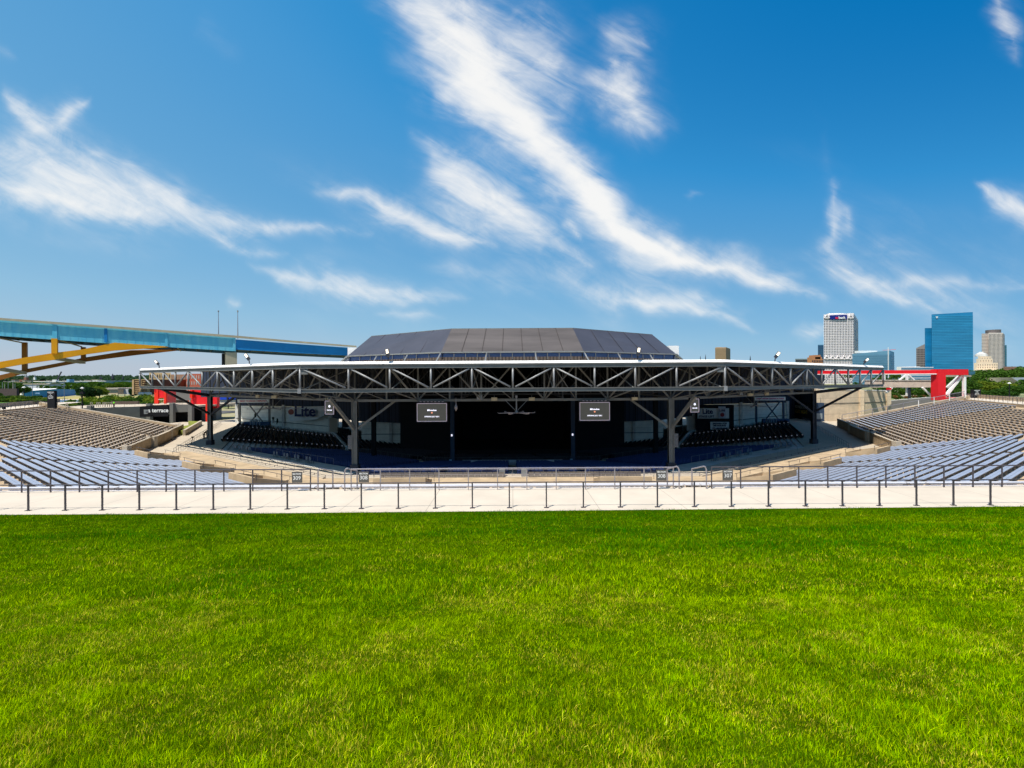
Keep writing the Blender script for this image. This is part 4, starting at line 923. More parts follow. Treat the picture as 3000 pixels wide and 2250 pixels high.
for px, py, w, h, nm in ((1405, 1164, 16, 14, 'grey junction box'), (1448, 1169, 17, 9, 'wide tan lamp box, left one'), (1558, 1169, 17, 9, 'wide tan lamp box, right one'), (1859, 1168, 16, 9, 'tan lamp box left of the right main column'), (2170, 1153, 9, 10, 'white speaker box'), (2198, 1156, 15, 8, 'slanted tan lamp box'), (2246, 1154, 10, 8, 'small slanted lamp box'), (804, 1163, 15, 8, 'tan lamp box'), (755, 1161, 9, 8, 'small white lamp'), (961, 1170, 15, 9, 'bright tan lamp cap above the left small screen')):
    D = 65.2 if 900 < px < 2100 else 75; c = P(px, py, D)
    if px in (804, 755): sfx = ' under the left truss wing'
    elif px > 2100: sfx = ' under the right truss wing'
    else: sfx = '' if px in (961, 1859) else ' on the centre chord'
    g = empty('ceiling_box', c, nm + sfx, 'lamp box', 'lamp boxes under the truss')
    MB().box((c.x, c.y, c.z), (w / FOC * D, .4, h / FOC * D)).build('case', mat('tan_lamp_case', (.50, .42, .27), .6) if 'tan' in nm or 'small' in nm else m_steel_l, g)
    MB().box((c.x, c.y, c.z + h / FOC * D * .6), (.06, .06, .5)).build('bracket', m_steel, g)
c = P(1336, 1190, 64); MB().lathe(tuple(c - Vector((0, 0, .5))), [(.02, -.15), (.2, .15), (.22, .4), (.05, .85), (.02, 1.7)], 10).build('hanging_lantern', m_galv, label='small pale lantern hanging beside the left large screen', cat='lantern', origin=c)
# ================================================================ ground, berms, water
def ground_mat():
    m = bpy.data.materials.new('park_ground'); m.use_nodes = True; nt = m.node_tree; b = nt.nodes['Principled BSDF']; b.inputs['Roughness'].default_value = .95
    t = nt.nodes.new('ShaderNodeTexCoord'); n = nt.nodes.new('ShaderNodeTexNoise'); n.inputs['Scale'].default_value = .012; n.inputs['Detail'].default_value = 8; n.inputs['Roughness'].default_value = .65
    nt.links.new(t.outputs['Object'], n.inputs['Vector']); r = nt.nodes.new('ShaderNodeValToRGB'); nt.links.new(n.outputs['Fac'], r.inputs[0]); e = r.color_ramp.elements
    e[0].position = .36; e[0].color = (.05, .085, .022, 1); e[1].position = .64; e[1].color = (.33, .29, .20, 1)
    k = e.new(.47); k.color = (.10, .14, .04, 1); k = e.new(.54); k.color = (.30, .27, .14, 1)
    nt.links.new(r.outputs[0], b.inputs['Base Color']); return m
mb = MB(); N = 72; rad = [100, 135, 190, 300, 600, 1400, 4000, 12000]
vs = []
for r in rad:
    for k in range(N): a = 2 * math.pi * k / N; vs.append((r * math.cos(a), 130 + r * math.sin(a), 7.0 if r < 5000 else 4.0))
fs = [(i * N + k, i * N + (k + 1) % N, (i + 1) * N + (k + 1) % N, (i + 1) * N + k) for i in range(len(rad) - 1) for k in range(N)]
mb.add(vs, fs).build('ground', ground_mat(), kind='structure')
MB().poly([(101 * math.cos(R_(a)), 130 + 101 * math.sin(R_(a)), 2.9) for a in range(0, 360, 10)]).build('foundation_floor', m_grayc, kind='structure')
for s_ in (-1, 1): MB().poly([(s_ * 79, 121, 7.31), (s_ * 106, 112, 7.31), (s_ * 106, 152, 7.31), (s_ * 79, 152, 7.31)][::s_]).build('pavement', m_conc, kind='structure')
arc = [(100.5 * math.cos(R_(a)), 130 + 100.5 * math.sin(R_(a))) for a in range(-4, 186, 10)]
MB().poly([(x, y, 7.3) for x, y in [(-101, 118), (-94, 149), (-52, 136), (-38.6, 122.2), (-27, 119.2), (-27, 127.5), (27, 127.5), (27, 119.2), (38.6, 122.2), (52, 136), (94, 149), (101, 118)] + arc]).build('pavement', m_conc, kind='structure')
m_turf = mat('turf', (.045, .13, .012), .95, var=.35, scale=.6, c2=(.085, .16, .018))
# sloping lawn around the rim (the part in front of the camera carries real blades)
mb = MB(); ring(mb, 110.65, 131, 14.66, 18.17, ('L1', 'C', 'R1')); ring(mb, 131, 152, 18.17, 18.6, ('L1', 'C', 'R1')); ring(mb, 152, 190, 18.6, 6.9, ('L1', 'C', 'R1'))
mb.build('lawn', mat('lawn_soil', (.02, .05, .0), .95, var=.4, scale=1.5, c2=(.05, .09, .001), spec=0.0), kind='structure')
mb = MB(); ring(mb, 112.6, 121, 15.1, 15.6, ('L2',), lo=-181); ring(mb, 121, 150, 15.6, 6.9, ('L2',), lo=-181); ring(mb, 112.6, 135, 14.9, 14.4, ('R2',), hi=1); ring(mb, 135, 175, 14.4, 6.9, ('R2',), hi=1)
mb.build('grass_bank', m_turf, kind='structure')
MB().poly([(-30, 19.2, 14.685), (30, 19.2, 14.685), (30, 19.85, 14.675), (-20, 19.2, 14.676)]).build('lawn_edge_strip', MATS['lawn_soil'], kind='structure')
q = [bp('R2', 113.2, sb('R2', 113.2, -5.5)), bp('R2', 113.2, 10), bp('R2', 119, 10), bp('R2', 119, sb('R2', 119, -5.5))]
# pale paths on the outer banks
for b, nm in (('L2', 'left'), ('R2', 'right')):
    m = MB(); ring(m, 115.2, 117.4, 15.42 if b == 'L2' else 15.02, None, (b,)); m.build('footpath', m_conc, kind='structure')
m_water = mat('harbour_water', (.03, .09, .20), .12, 0, .2, .3, spec=.6, bump=.1)
MB().poly([(-520, 306, 7.05), (-190, 306, 7.05), (-200, 362, 7.05), (-640, 362, 7.05)]).build('water', m_water, kind='structure')
MB().poly([(-700, 362.5, 7.04), (-150, 362.5, 7.04), (-150, 368, 7.4), (-700, 368, 7.4)]).build('quay', m_conc, kind='structure')
MB().poly([(-420, 372, 7.06), (-190, 372, 7.06), (-230, 450, 7.06), (-560, 450, 7.06)]).build('dry_field', mat('dry_grass', (.36, .30, .10), .95, var=.2, scale=.05), kind='structure')
MB().poly([(-260, 190, 7.07), (-120, 190, 7.07), (-110, 215, 7.07), (-270, 215, 7.07)]).build('road', mat('asphalt', (.09, .09, .09), .9), kind='structure')

# ================================================================ grass blades
def lawn_z(x, y): return 14.67 + .1725 * (19.35 - y)
def vnoise(x, y, s, seed):
    r = np.random.default_rng(seed); G = r.random((128, 128)); X = x * s + 500.3; Y = y * s + 300.7; xi = np.floor(X).astype(int); yi = np.floor(Y).astype(int)
    fx = X - xi; fy = Y - yi; fx = fx * fx * (3 - 2 * fx); fy = fy * fy * (3 - 2 * fy)
    g = lambda a, b: G[a % 128, b % 128]
    return (g(xi, yi) * (1 - fx) + g(xi + 1, yi) * fx) * (1 - fy) + (g(xi, yi + 1) * (1 - fx) + g(xi + 1, yi + 1) * fx) * fy
def sample_lawn(n, y0, y1, dens):
    xs, ys = [], []
    while sum(map(len, xs)) < n:
        y = rng.uniform(y0, y1, n * 3); w = 1.12 * y + 4.2; x = rng.uniform(-1, 1, n * 3) * (1.12 * y1 + 4.2)
        keep = (np.abs(x) < w) & (y < 19.52 + .013 * x + .05 * np.sin(x * 3.1) * np.sin(x * 1.3)) & (rng.random(n * 3) < dens(y) / dens(np.array([y0]))[0]); xs.append(x[keep]); ys.append(y[keep])
    return np.concatenate(xs)[:n], np.concatenate(ys)[:n]
def make_blades(name, n, y0, y1, dens, h0, w0, segs, label):
    x, y = sample_lawn(n, y0, y1, dens)
    big = vnoise(x, y, .28, 1) * .5 + vnoise(x, y, .8, 2) * .3 + vnoise(x, y, 2.6, 3) * .2
    fine = vnoise(x, y, 5.5, 4); tall = vnoise(x, y * 1.6, .9, 5)
    # dry straw patches, more towards the camera; darker lush stripes farther away
    dry = np.clip((vnoise(x, y * 1.3, 1.3, 41) * .5 + vnoise(x, y, 3.7, 42) * .5 - .45) * 3.0 + (big - .5) * 1.0 + (5.0 - y) * .07, 0, 1)
    stripe = np.exp(-((y - 13.6 - .6 * np.sin(x * .16) - .35 * np.sin(x * .5 + 1)) / .55) ** 2) + .6 * np.exp(-((y - 11.2 - .05 * x) / .5) ** 2) * (x > 2)
    dry *= 1 - .75 * np.clip(stripe, 0, 1)
    h = h0 * (.5 + .8 * rng.random(n)) * (.55 + .9 * tall) * (.75 + .5 * fine) * (1 - .25 * dry) * (1 + .25 * np.clip(stripe, 0, 1))
    long_ = rng.random(n) < .012; h[long_] *= 1.7
    w = w0 * (.6 + .8 * rng.random(n)); az = rng.uniform(0, 2 * np.pi, n); lean = np.abs(rng.normal(.25, .5, n)) ; la = 5.0 * vnoise(x, y, 4.1, 8) + 6.0 * vnoise(x, y, 11.0, 12) + rng.normal(0, 1.5, n)
    z = 14.67 + .1725 * np.maximum(19.35 - y, -.01) - .01
    dx, dy = np.cos(az) * w / 2, np.sin(az) * w / 2; lx, ly = np.cos(la) * lean * h, np.sin(la) * lean * h
    base = np.stack([x, y, z], 1)
    if segs == 1:
        V = np.empty((n, 3, 3)); V[:, 0] = base + np.stack([-dx, -dy, 0 * dx], 1); V[:, 1] = base + np.stack([dx, dy, 0 * dx], 1); V[:, 2] = base + np.stack([lx, ly, h], 1)
        nv, loops, tot = 3, np.arange(n * 3), 3; starts = np.arange(n) * 3; totals = np.full(n, 3)
    else:
        V = np.empty((n, 5, 3)); mid = base + np.stack([lx * .3, ly * .3, h * .55], 1)
        V[:, 0] = base + np.stack([-dx, -dy, 0 * dx], 1); V[:, 1] = base + np.stack([dx, dy, 0 * dx], 1); V[:, 2] = mid + np.stack([dx, dy, 0 * dx], 1) * .8; V[:, 3] = mid - np.stack([dx, dy, 0 * dx], 1) * .8; V[:, 4] = base + np.stack([lx, ly, h * .97], 1)
        nv = 5; o = np.arange(n)[:, None] * 5; loops = np.concatenate([o + np.array([0, 1, 2, 3]), o + np.array([3, 2, 4])], 1).ravel()
        totals = np.tile([4, 3], n); starts = np.concatenate([[0], np.cumsum(totals)[:-1]])
    me = bpy.data.meshes.new(name); me.vertices.add(n * nv); me.vertices.foreach_set('co', V.astype(np.float32).ravel())
    me.loops.add(len(loops)); me.loops.foreach_set('vertex_index', loops.astype(np.int32)); me.polygons.add(len(starts)); me.polygons.foreach_set('loop_start', starts.astype(np.int32)); me.update(calc_edges=True)
    # blade colour: species and dryness of each blade
    g1, g2, g3 = np.array([.030, .22, .0]), np.array([.43, .59, .0]), np.array([.92, .74, .07])
    r1 = rng.random(n); lime = np.clip(.08 + big * 1.15 + (r1 - .5) * .9 - .3 * np.clip(stripe, 0, 1) - .035 * (y - 6), 0, 1)
    c = g1 + (g2 - g1) * lime[:, None]
    isdry = rng.random(n) < dry * .24; c[isdry] = g3 * (.55 + .6 * rng.random((isdry.sum(), 1)))
    yel = (~isdry) & (rng.random(n) < .08 + .34 * dry); c[yel] = np.array([.50, .56, .004]) * (.7 + .5 * rng.random((yel.sum(), 1)))
    mot = (vnoise(x, y * .9, 4.6, 31) - .5) * .24 + (vnoise(x, y, 12.0, 32) - .5) * .5 + (vnoise(x, y * 1.5, 1.1, 33) - .5) * .20; c = c * np.clip(.90 - .016 * np.clip(y - 8, 0, 12) + mot + rng.normal(0, .30, n), .2, 1.7)[:, None]; c = np.clip(c, 0, .95)
    C = np.ones((n, nv, 4)); C[:, :, :3] = c[:, None, :]
    at = me.color_attributes.new('tone', 'FLOAT_COLOR', 'POINT'); at.data.foreach_set('color', C.astype(np.float32).ravel())
    o = bpy.data.objects.new(name, me); me.materials.append(m_blade); col.objects.link(o); ORG[o.name] = Vector(); tag(o, label, 'grass', kind='stuff'); return o
m_blade = bpy.data.materials.new('grass_blade'); m_blade.use_nodes = True; nt = m_blade.node_tree; b = nt.nodes['Principled BSDF']
at = nt.nodes.new('ShaderNodeAttribute'); at.attribute_name = 'tone'; nt.links.new(at.outputs['Color'], b.inputs['Base Color']); b.inputs['Roughness'].default_value = .55; b.inputs['Specular IOR Level'].default_value = 0
tr = nt.nodes.new('ShaderNodeBsdfTranslucent'); nt.links.new(at.outputs['Color'], tr.inputs['Color']); ms = nt.nodes.new('ShaderNodeMixShader'); ms.inputs[0].default_value = .28
nt.links.new(b.outputs[0], ms.inputs[1]); nt.links.new(tr.outputs[0], ms.inputs[2]); nt.links.new(ms.outputs[0], nt.nodes['Material Output'].inputs[0])
GD = 1.0
make_blades('grass', int(820000 * GD), 1.6, 7.0, lambda y: (1.6 / y) ** 1.0, .040, .0039, 2, 'green and straw coloured grass blades covering the near lawn')
make_blades('grass', int(500000 * GD), 6.8, 19.9, lambda y: (6.8 / y) ** 1.0, .056, .0085, 1, 'green grass blades covering the far part of the lawn')

# ================================================================ trees
def leaf_mat(name, c1, c2):
    m = bpy.data.materials.new(name); m.use_nodes = True; nt = m.node_tree; b = nt.nodes['Principled BSDF']; b.inputs['Roughness'].default_value = .7; b.inputs['Specular IOR Level'].default_value = .1
    t = nt.nodes.new('ShaderNodeTexCoord'); n = nt.nodes.new('ShaderNodeTexNoise'); n.inputs['Scale'].default_value = .9; n.inputs['Detail'].default_value = 3; nt.links.new(t.outputs['Object'], n.inputs['Vector'])
    oi = nt.nodes.new('ShaderNodeObjectInfo'); ad = nt.nodes.new('ShaderNodeMath'); ad.operation = 'ADD'; sc = nt.nodes.new('ShaderNodeMath'); sc.operation = 'MULTIPLY_ADD'; sc.inputs[1].default_value = .5; sc.inputs[2].default_value = -.25
    nt.links.new(oi.outputs['Random'], sc.inputs[0]); nt.links.new(n.outputs['Fac'], ad.inputs[0]); nt.links.new(sc.outputs[0], ad.inputs[1])
    mx = nt.nodes.new('ShaderNodeMix'); mx.data_type = 'RGBA'; mx.inputs[6].default_value = (*c1, 1); mx.inputs[7].default_value = (*c2, 1)
    nt.links.new(ad.outputs[0], mx.inputs[0]); nt.links.new(mx.outputs[2], b.inputs['Base Color'])
    tr = nt.nodes.new('ShaderNodeBsdfTranslucent'); nt.links.new(mx.outputs[2], tr.inputs['Color']); ms = nt.nodes.new('ShaderNodeMixShader'); ms.inputs[0].default_value = .3
    nt.links.new(b.outputs[0], ms.inputs[1]); nt.links.new(tr.outputs[0], ms.inputs[2]); nt.links.new(ms.outputs[0], nt.nodes['Material Output'].inputs[0]); return m
m_leaf = leaf_mat('green_leaves', (.018, .065, .008), (.075, .15, .015)); m_leafd = leaf_mat('dark_leaves', (.008, .030, .010), (.02, .06, .015)); m_leafy = leaf_mat('lime_leaves', (.06, .13, .01), (.19, .24, .02)); m_leafr = leaf_mat('rust_leaves', (.10, .07, .02), (.28, .13, .04))
m_bark = mat('bark', (.07, .05, .035), .9, var=.3, scale=2)
def crown_np(seed, n, rx, rz, size, lobes=9, low=.0):
    r = np.random.default_rng(seed); L = r.normal(0, 1, (lobes, 3)); L /= np.linalg.norm(L, axis=1)[:, None]; L *= r.uniform(.25, .62, (lobes, 1)); L[:, 2] = L[:, 2] * .8 + .05
    rad_ = r.uniform(.30, .50, lobes); k = r.integers(0, lobes, n); d = r.normal(0, 1, (n, 3)); d /= np.linalg.norm(d, axis=1)[:, None]
    p = L[k] + d * (rad_[k] * r.uniform(.55, 1.0, n) ** .5)[:, None]; p *= np.array([rx, rx, rz]); 
    u = r.normal(0, 1, (n, 3)); u /= np.linalg.norm(u, axis=1)[:, None]; v = np.cross(u, r.normal(0, 1, (n, 3))); v /= np.linalg.norm(v, axis=1)[:, None]; s = (size * r.uniform(.5, 1.3, n))[:, None]
    return np.stack([p - u * s - v * s * .6, p + u * s - v * s * .6, p + u * s * .7 + v * s * .7, p - u * s * .7 + v * s * .5], 1)
def quads_mesh(name, V):
    n = len(V); me = bpy.data.meshes.new(name); me.vertices.add(n * 4); me.vertices.foreach_set('co', V.astype(np.float32).ravel()); me.loops.add(n * 4); me.loops.foreach_set('vertex_index', np.arange(n * 4, dtype=np.int32))
    me.polygons.add(n); me.polygons.foreach_set('loop_start', np.arange(n, dtype=np.int32) * 4); me.update(calc_edges=True); return me
CR = [quads_mesh('crown', crown_np(20 + i, 2600, 1.0, .8, .055)) for i in range(5)]
TK = []
for i in range(3):
    random.seed(50 + i); m = MB(); m.tube((0, 0, 0), (.03, 0, .5), .05, 7, .035)
    for k in range(6):
        a = k * 1.05 + i; m.tube((.02, 0, .38 + .03 * k), (math.cos(a) * .4, math.sin(a) * .4, .85 + .06 * k), .022, 5, .008)
    o = m.build('trunk_tmp', m_bark); TK.append(o.data); bpy.data.objects.remove(o)
def tree(x, y, z, h, w, label, ml=None, name='tree', group=None, v=None, trunk=.25, cat='tree'):
    g = empty(name, (x, y, z), label, cat, group); v = random.randrange(5) if v is None else v
    me = CR[v]; ml = ml or m_leaf
    key = (v, ml.name)
    if key not in leg_me: mm = me.copy(); mm.materials.clear(); mm.materials.append(ml); leg_me[key] = mm
    c = bpy.data.objects.new('crown', leg_me[key]); col.objects.link(c); c.parent = g; c.location = (0, 0, h * (trunk + (1 - trunk) / 2)); c.scale = (w / 2, w / 2, h * (1 - trunk) / 1.6 * 1.02); c.rotation_euler = (0, 0, random.uniform(0, 6.28)); ORG[c.name] = Vector()
    t = bpy.data.objects.new('trunk', TK[v % 3]); col.objects.link(t); t.parent = g; t.scale = (w * .45, w * .45, h * .75); ORG[t.name] = Vector(); return g
random.seed(5)
def at_top(px, ytop, D, zbase): return (CAMZ - (ytop - 1114 + ROLL * (px - 1500)) / FOC * D) - zbase
def at_px(px, D): return (px - 1500) / FOC * D
# right hand grove behind the red gate
sp_names = []
i = 0
for px, yt, D, w in ((2560, 1101, 330, 14), (2600, 1103, 320, 15), (2635, 1102, 310, 14), (2672, 1108, 300, 13), (2705, 1112, 290, 13), (2600, 1128, 215, 11), (2660, 1131, 210, 10), (2700, 1134, 205, 10), (2735, 1130, 215, 11), (2775, 1117, 235, 12), (2805, 1113, 240, 13), (2835, 1108, 250, 13), (2862, 1106, 255, 14), (2893, 1110, 250, 14), (2925, 1112, 250, 13), (2952, 1108, 262, 14), (2980, 1122, 235, 13), (3015, 1120, 240, 13), (3050, 1112, 250, 13), (2790, 1136, 190, 9), (2822, 1133, 190, 10), (2856, 1134, 188, 10), (2890, 1137, 186, 9.5), (2923, 1136, 190, 9), (2955, 1139, 195, 9), (2548, 1140, 190, 7), (2625, 1146, 188, 6)):
    zb = 9.5 if D < 230 else 8; h = max(5, at_top(px, yt, D, zb)); i += 1
    fb = 'front row' if D < 220 else ('back row' if D < 280 else 'far row')
    sp_names.append(tree(at_px(px, D), D, zb, h, w, f'green tree, {fb}, near the {"gate" if px < 2750 else ("black kiosk" if px < 2900 else "lamp post")}', m_leafy if px in (2893, 2925, 2952) else m_leaf, group='trees in the right grove'))
byl = {}
for g in sp_names: byl.setdefault(g['label'], []).append(g)
for l, gs in byl.items():
    if len(gs) > 1:
        gs.sort(key=lambda o: o.location.x)
        for k, g in enumerate(gs): g['label'] = l + f', {ORD[k+1]} from left'
# left side trees near the water
for px, yt, D, w, ml, lb in ((252, 1127, 300, 13, m_leafd, 'dark evergreen tree right of the blue warehouse'), (270, 1131, 270, 12, m_leafd, 'very dark round tree beside the tan low building'), (238, 1132, 310, 11, m_leaf, 'green tree at the end of the blue warehouse'), (290, 1128, 320, 14, m_leafy, 'olive green tree left of the tan low building'), (392, 1132, 300, 7, m_leafd, 'small dark tree left of the brick parking block'), (105, 1155, 300, 8, m_leaf, 'small green tree in front of the blue warehouse'), (75, 1160, 300, 6, m_leaf, 'small shrub-like tree at the warehouse corner'),
        (20, 1118, 380, 26, m_leaf, 'broad green tree below the yellow arch'), (55, 1121, 390, 24, m_leaf, 'green tree behind the brown screen wall'), (345, 1135, 420, 16, m_leaf, 'green tree above the tan low building'), (365, 1133, 420, 14, m_leaf, 'green tree behind the tan low building, right one'), (330, 1117, 600, 22, m_leafy, 'yellow green tree at the end of the long white roof'), (668, 1160, 230, 11, m_leaf, 'green tree above the blue awnings'), (650, 1150, 250, 10, m_leafd, 'dark green tree behind the blue awnings')):
    tree(at_px(px, D), D, 7, max(4, at_top(px, yt, D, 7)), w, lb, ml)
# shrubs in front of the left scene
random.seed(9)
CRS = [quads_mesh('foliage', crown_np(60 + i, 420, 1.0, .7, .10, 5)) for i in range(3)]
def shrub(x, y, z, h, w, label, ml, group, name='shrub'):
    v = random.randrange(3); key = ('s', v, ml.name)
    if key not in leg_me: mm = CRS[v].copy(); mm.materials.clear(); mm.materials.append(ml); leg_me[key] = mm
    c = bpy.data.objects.new(name, leg_me[key]); col.objects.link(c); c.location = (x, y, z + h * .35); c.scale = (w / 2, w / 2, h * .75); c.rotation_euler = (0, 0, random.uniform(0, 6.28)); ORG[c.name] = Vector(); return tag(c, label, 'shrub', group)
j = 0
for i in range(40):
    row = i % 2; px = -14 + (i // 2) * 8.2 + random.uniform(-2, 2); D = (116 + px * .03) if row == 0 else 124 + random.uniform(-1, 2); x = at_px(px, D); hh = (2.3 - px * .008) if row else (1.5 - px * .004)
    shrub(x, D, 15.2, max(.7, hh * random.uniform(.8, 1.2)), 3.0, f'lime shrub of the {"back" if row else "front"} row on the left bank, {ORD[i // 2 + 1]} from the picture edge', m_leafy if i % 3 else m_leaf, 'shrubs on the left bank')
for i in range(17):
    px = 205 + i * 15.5; D = 168 + (i % 3) * 6; shrub(at_px(px, D), D, 10.6, 4.6 + (i % 3), 8, f'tall grassy green bush, {ORD[i+1]} from the left, behind the terrace railing', m_leaf if i % 2 else m_leafy, 'bushes behind the left terrace')
for i in range(12):
    px = 2608 + i * 14; D = 160; shrub(at_px(px, D), D, 13.1, 1.5, 3.0, f'rust and green flower shrub, {ORD[i+1]} from the left, under the beige walkway', m_leafr if i % 2 else m_leaf, 'flower shrubs under the gate')
# far-off woods
def woods(name, n, xr_, yr_, hfun, label, ml, size=9, seed=1, nq=60, qs=.26):
    r = np.random.default_rng(seed); base = crown_np(seed + 5, nq, 1, .8, qs, 6); Vs = []
    for i in range(n):
        x = r.uniform(*xr_); y = r.uniform(*yr_); s = size * r.uniform(.6, 1.3); z = hfun(x, y); Vs.append(base[r.permutation(nq)] * np.array([s, s, s * .8]) + np.array([x, y, z + s * .35]))
    me = quads_mesh(name, np.concatenate(Vs)); me.materials.append(ml); o = bpy.data.objects.new(name, me); col.objects.link(o); ORG[o.name] = Vector(); return tag(o, label, 'woods', kind='stuff')
woods('far_woods', 1500, (-3900, -1150), (2300, 3400), lambda x, y: 12 + (y - 2300) / 1100 * 16 + 7 * math.sin(x * .004), 'far-off woods on the low hills along the left horizon', leaf_mat('far_leaves', (.02, .055, .022), (.055, .11, .04)), 34, 3)
woods('city_woods', 900, (-1500, -420), (650, 1500), lambda x, y: 9, 'scattered far trees among the low buildings on the left', m_leaf, 12, 4)
woods('bluff_woods', 520, (620, 1120), (560, 900), lambda x, y: 9 + max(0, (x / y - .95)) * 75 + (y - 560) * .035, 'wooded bluff below the cream building on the right', m_leaf, 12, 6, 260, .10)
woods('mid_woods', 260, (420, 900), (400, 620), lambda x, y: 9, 'trees massed behind the right grove', m_leaf, 9, 8, 200, .11)
mb = MB(); mb.poly([(-4300, 2250, 6), (-1000, 2250, 6), (-1000, 3600, 30), (-4300, 3600, 30)]); mb.build('hill', mat('hill_green', (.03, .07, .02), .95, var=.3, scale=.01), kind='structure')
# ================================================================ the blue and yellow bridge
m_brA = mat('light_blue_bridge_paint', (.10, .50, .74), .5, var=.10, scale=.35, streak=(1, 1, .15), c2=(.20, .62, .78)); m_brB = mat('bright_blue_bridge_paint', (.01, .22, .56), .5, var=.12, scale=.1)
m_brU = mat('shaded_bridge_blue', (.01, .055, .09), .7, var=.25, scale=.15); m_yel2 = mat('yellow_arch_paint', (.86, .36, .004), .5, var=.10, scale=.08); m_par = mat('bridge_parapet', (.50, .43, .31), .85, var=.12, scale=.2)  # underside teal is the bridge blue with shade put into it
bridge = empty('arch_bridge', (-200, 230, 7), 'long blue girder bridge with a yellow steel arch underneath, rising on the left', 'bridge')
A_ = Vector((-221, 206)); Bq = Vector((-96, 280)); dB = (Bq - A_).normalized(); nB = Vector((-dB.y, dB.x)) * 30.0
def bpt(px, off=0.0):
    o = A_ + nB * off; u = (px - 1500) / FOC; t = (u * o.y - o.x) / (dB.x - u * dB.y); return o + dB * t
def bz(px, py, off=0.0):
    q = bpt(px, off); return Vector((q.x, q.y, CAMZ - (py - 1114 + ROLL * (px - 1500)) / FOC * q.y))
def far_pt(px, py):
    q = bz(px, py, 0); return Vector((q.x + nB.x, q.y + nB.y, q.z))
def slab(mb, tops, bots, off, th, same=False):
    """polygonal plate along the bridge from measured upper and lower edges"""
    for (a, b), (c, d) in zip(zip(tops[:-1], tops[1:]), zip(bots[:-1], bots[1:])):
        P0, P1, P2, P3 = (far_pt(*a), far_pt(*b), far_pt(*d), far_pt(*c)) if same else (bz(*a, off), bz(*b, off), bz(*d, off), bz(*c, off)); n = Vector((-nB.x, -nB.y, 0)).normalized() * th
        q = [P0, P1, P2, P3]; r = [p - n for p in q]; mb.add([tuple(p) for p in q + r], [(3, 2, 1, 0), (4, 5, 6, 7), (0, 1, 5, 4), (1, 2, 6, 5), (2, 3, 7, 6), (3, 0, 4, 7)])
    return mb
J = 691
gt = [(-120, 928), (0, 938), (300, 960), (J, 990)]; gb = [(-120, 973), (0, 984), (300, 1005), (J, 1029)]
slab(MB(), gt, gb, 0, .8).build('tie_girder', m_brA, bridge)
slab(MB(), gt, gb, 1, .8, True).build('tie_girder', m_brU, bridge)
gt2 = [(J + .5, 994), (860, 1007), (1045, 1020)]; gb2 = [(J + .5, 1024), (860, 1034), (1045, 1043)]
slab(MB(), gt2, gb2, 0, .7).build('approach_girder', m_brB, bridge); slab(MB(), gt2, gb2, 1, .7, True).build('approach_girder', m_brU, bridge)
slab(MB(), [(-120, 921), (0, 931), (300, 953), (J, 983), (860, 998), (1045, 1013)], [(-120, 927), (0, 937.4), (300, 959.4), (J, 989.4), (860, 1003.5), (1045, 1017.6)], -.03, .6).build('parapet', m_par, bridge)
slab(MB(), [(-120, 921), (0, 931), (300, 953), (J, 983), (1045, 1013)], [(-120, 927), (0, 937.4), (300, 959.4), (J, 989.4), (1045, 1017.6)], 1.0, .6, True).build('parapet', m_par, bridge)
m = MB()   # deck underside with floor beams
P_ = [(-120, 968), (300, 1000), (J, 1020), (1045, 1040)]
for (a, b) in zip(P_[:-1], P_[1:]):
    p0, p1, p2, p3 = bz(*a, .02), bz(*b, .02), bz(b[0], b[1], .02), bz(a[0], a[1], .02); nn = Vector((nB.x, nB.y, 0)) * .96
    m.add([tuple(p0), tuple(p1), tuple(p1 + nn), tuple(p0 + nn)] + [tuple(v + Vector((0, 0, 1.2))) for v in (p0, p1, p1 + nn, p0 + nn)], [(0, 3, 2, 1), (4, 5, 6, 7), (0, 1, 5, 4), (1, 2, 6, 5), (2, 3, 7, 6), (3, 0, 4, 7)])
m.build('deck', m_brU, bridge)
m = MB()
for px in list(range(-100, 691, 42)) + list(range(700, 1040, 40)):
    a = bz(px, 979 + (px) * .065 if px < 691 else 1019 + (px - 691) * .05, .03); m.beam(a, a + Vector((nB.x, nB.y, 0)) * .94, .5, 1.8)
m.build('floor_beams', m_brU, bridge)
for off in (.3, .62): slab(MB(), [(x, y - 8) for x, y in P_], [(x, y + 1) for x, y in P_], off, .4).build('stringer', m_brU, bridge)
ribT = [(-120, 1082), (0, 1060), (80, 1046), (157, 1034), (244, 1023), (336, 1003.5), (492, 1015)]; ribB = [(-120, 1104), (0, 1079), (72, 1066), (163, 1053.5), (244, 1039), (334, 1027), (493, 1017)]
m_brn = mat('shaded_yellow_arch_paint', (.38, .14, .02), .55, var=.12, scale=.08)  # arch yellow darkened: the far rib's shade is in the colour
slab(MB(), ribT, ribB, -.005, 1.3).build('arch_rib', m_yel2, bridge)
frT = [(-120, 1130), (0, 1099), (72, 1082), (195, 1059), (244, 1048), (383, 1026), (525, 1022)]; frB = [(-120, 1146), (0, 1113), (72, 1093), (226, 1063), (320, 1050), (400, 1040), (530, 1026)]
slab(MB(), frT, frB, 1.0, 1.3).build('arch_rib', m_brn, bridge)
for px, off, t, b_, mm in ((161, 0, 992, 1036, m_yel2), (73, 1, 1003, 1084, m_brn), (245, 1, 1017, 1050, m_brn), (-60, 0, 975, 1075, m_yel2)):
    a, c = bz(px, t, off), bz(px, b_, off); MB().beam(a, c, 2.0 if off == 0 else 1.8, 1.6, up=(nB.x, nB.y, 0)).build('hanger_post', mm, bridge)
for pa, pc in (((163, 1050), (243, 1062)), ((-10, 1079), (70, 1093))):
    a, c = bz(*pa, 0), bz(*pc, 1); MB().beam(a, c, 2.2, 1.3).build('cross_brace', m_par, bridge)
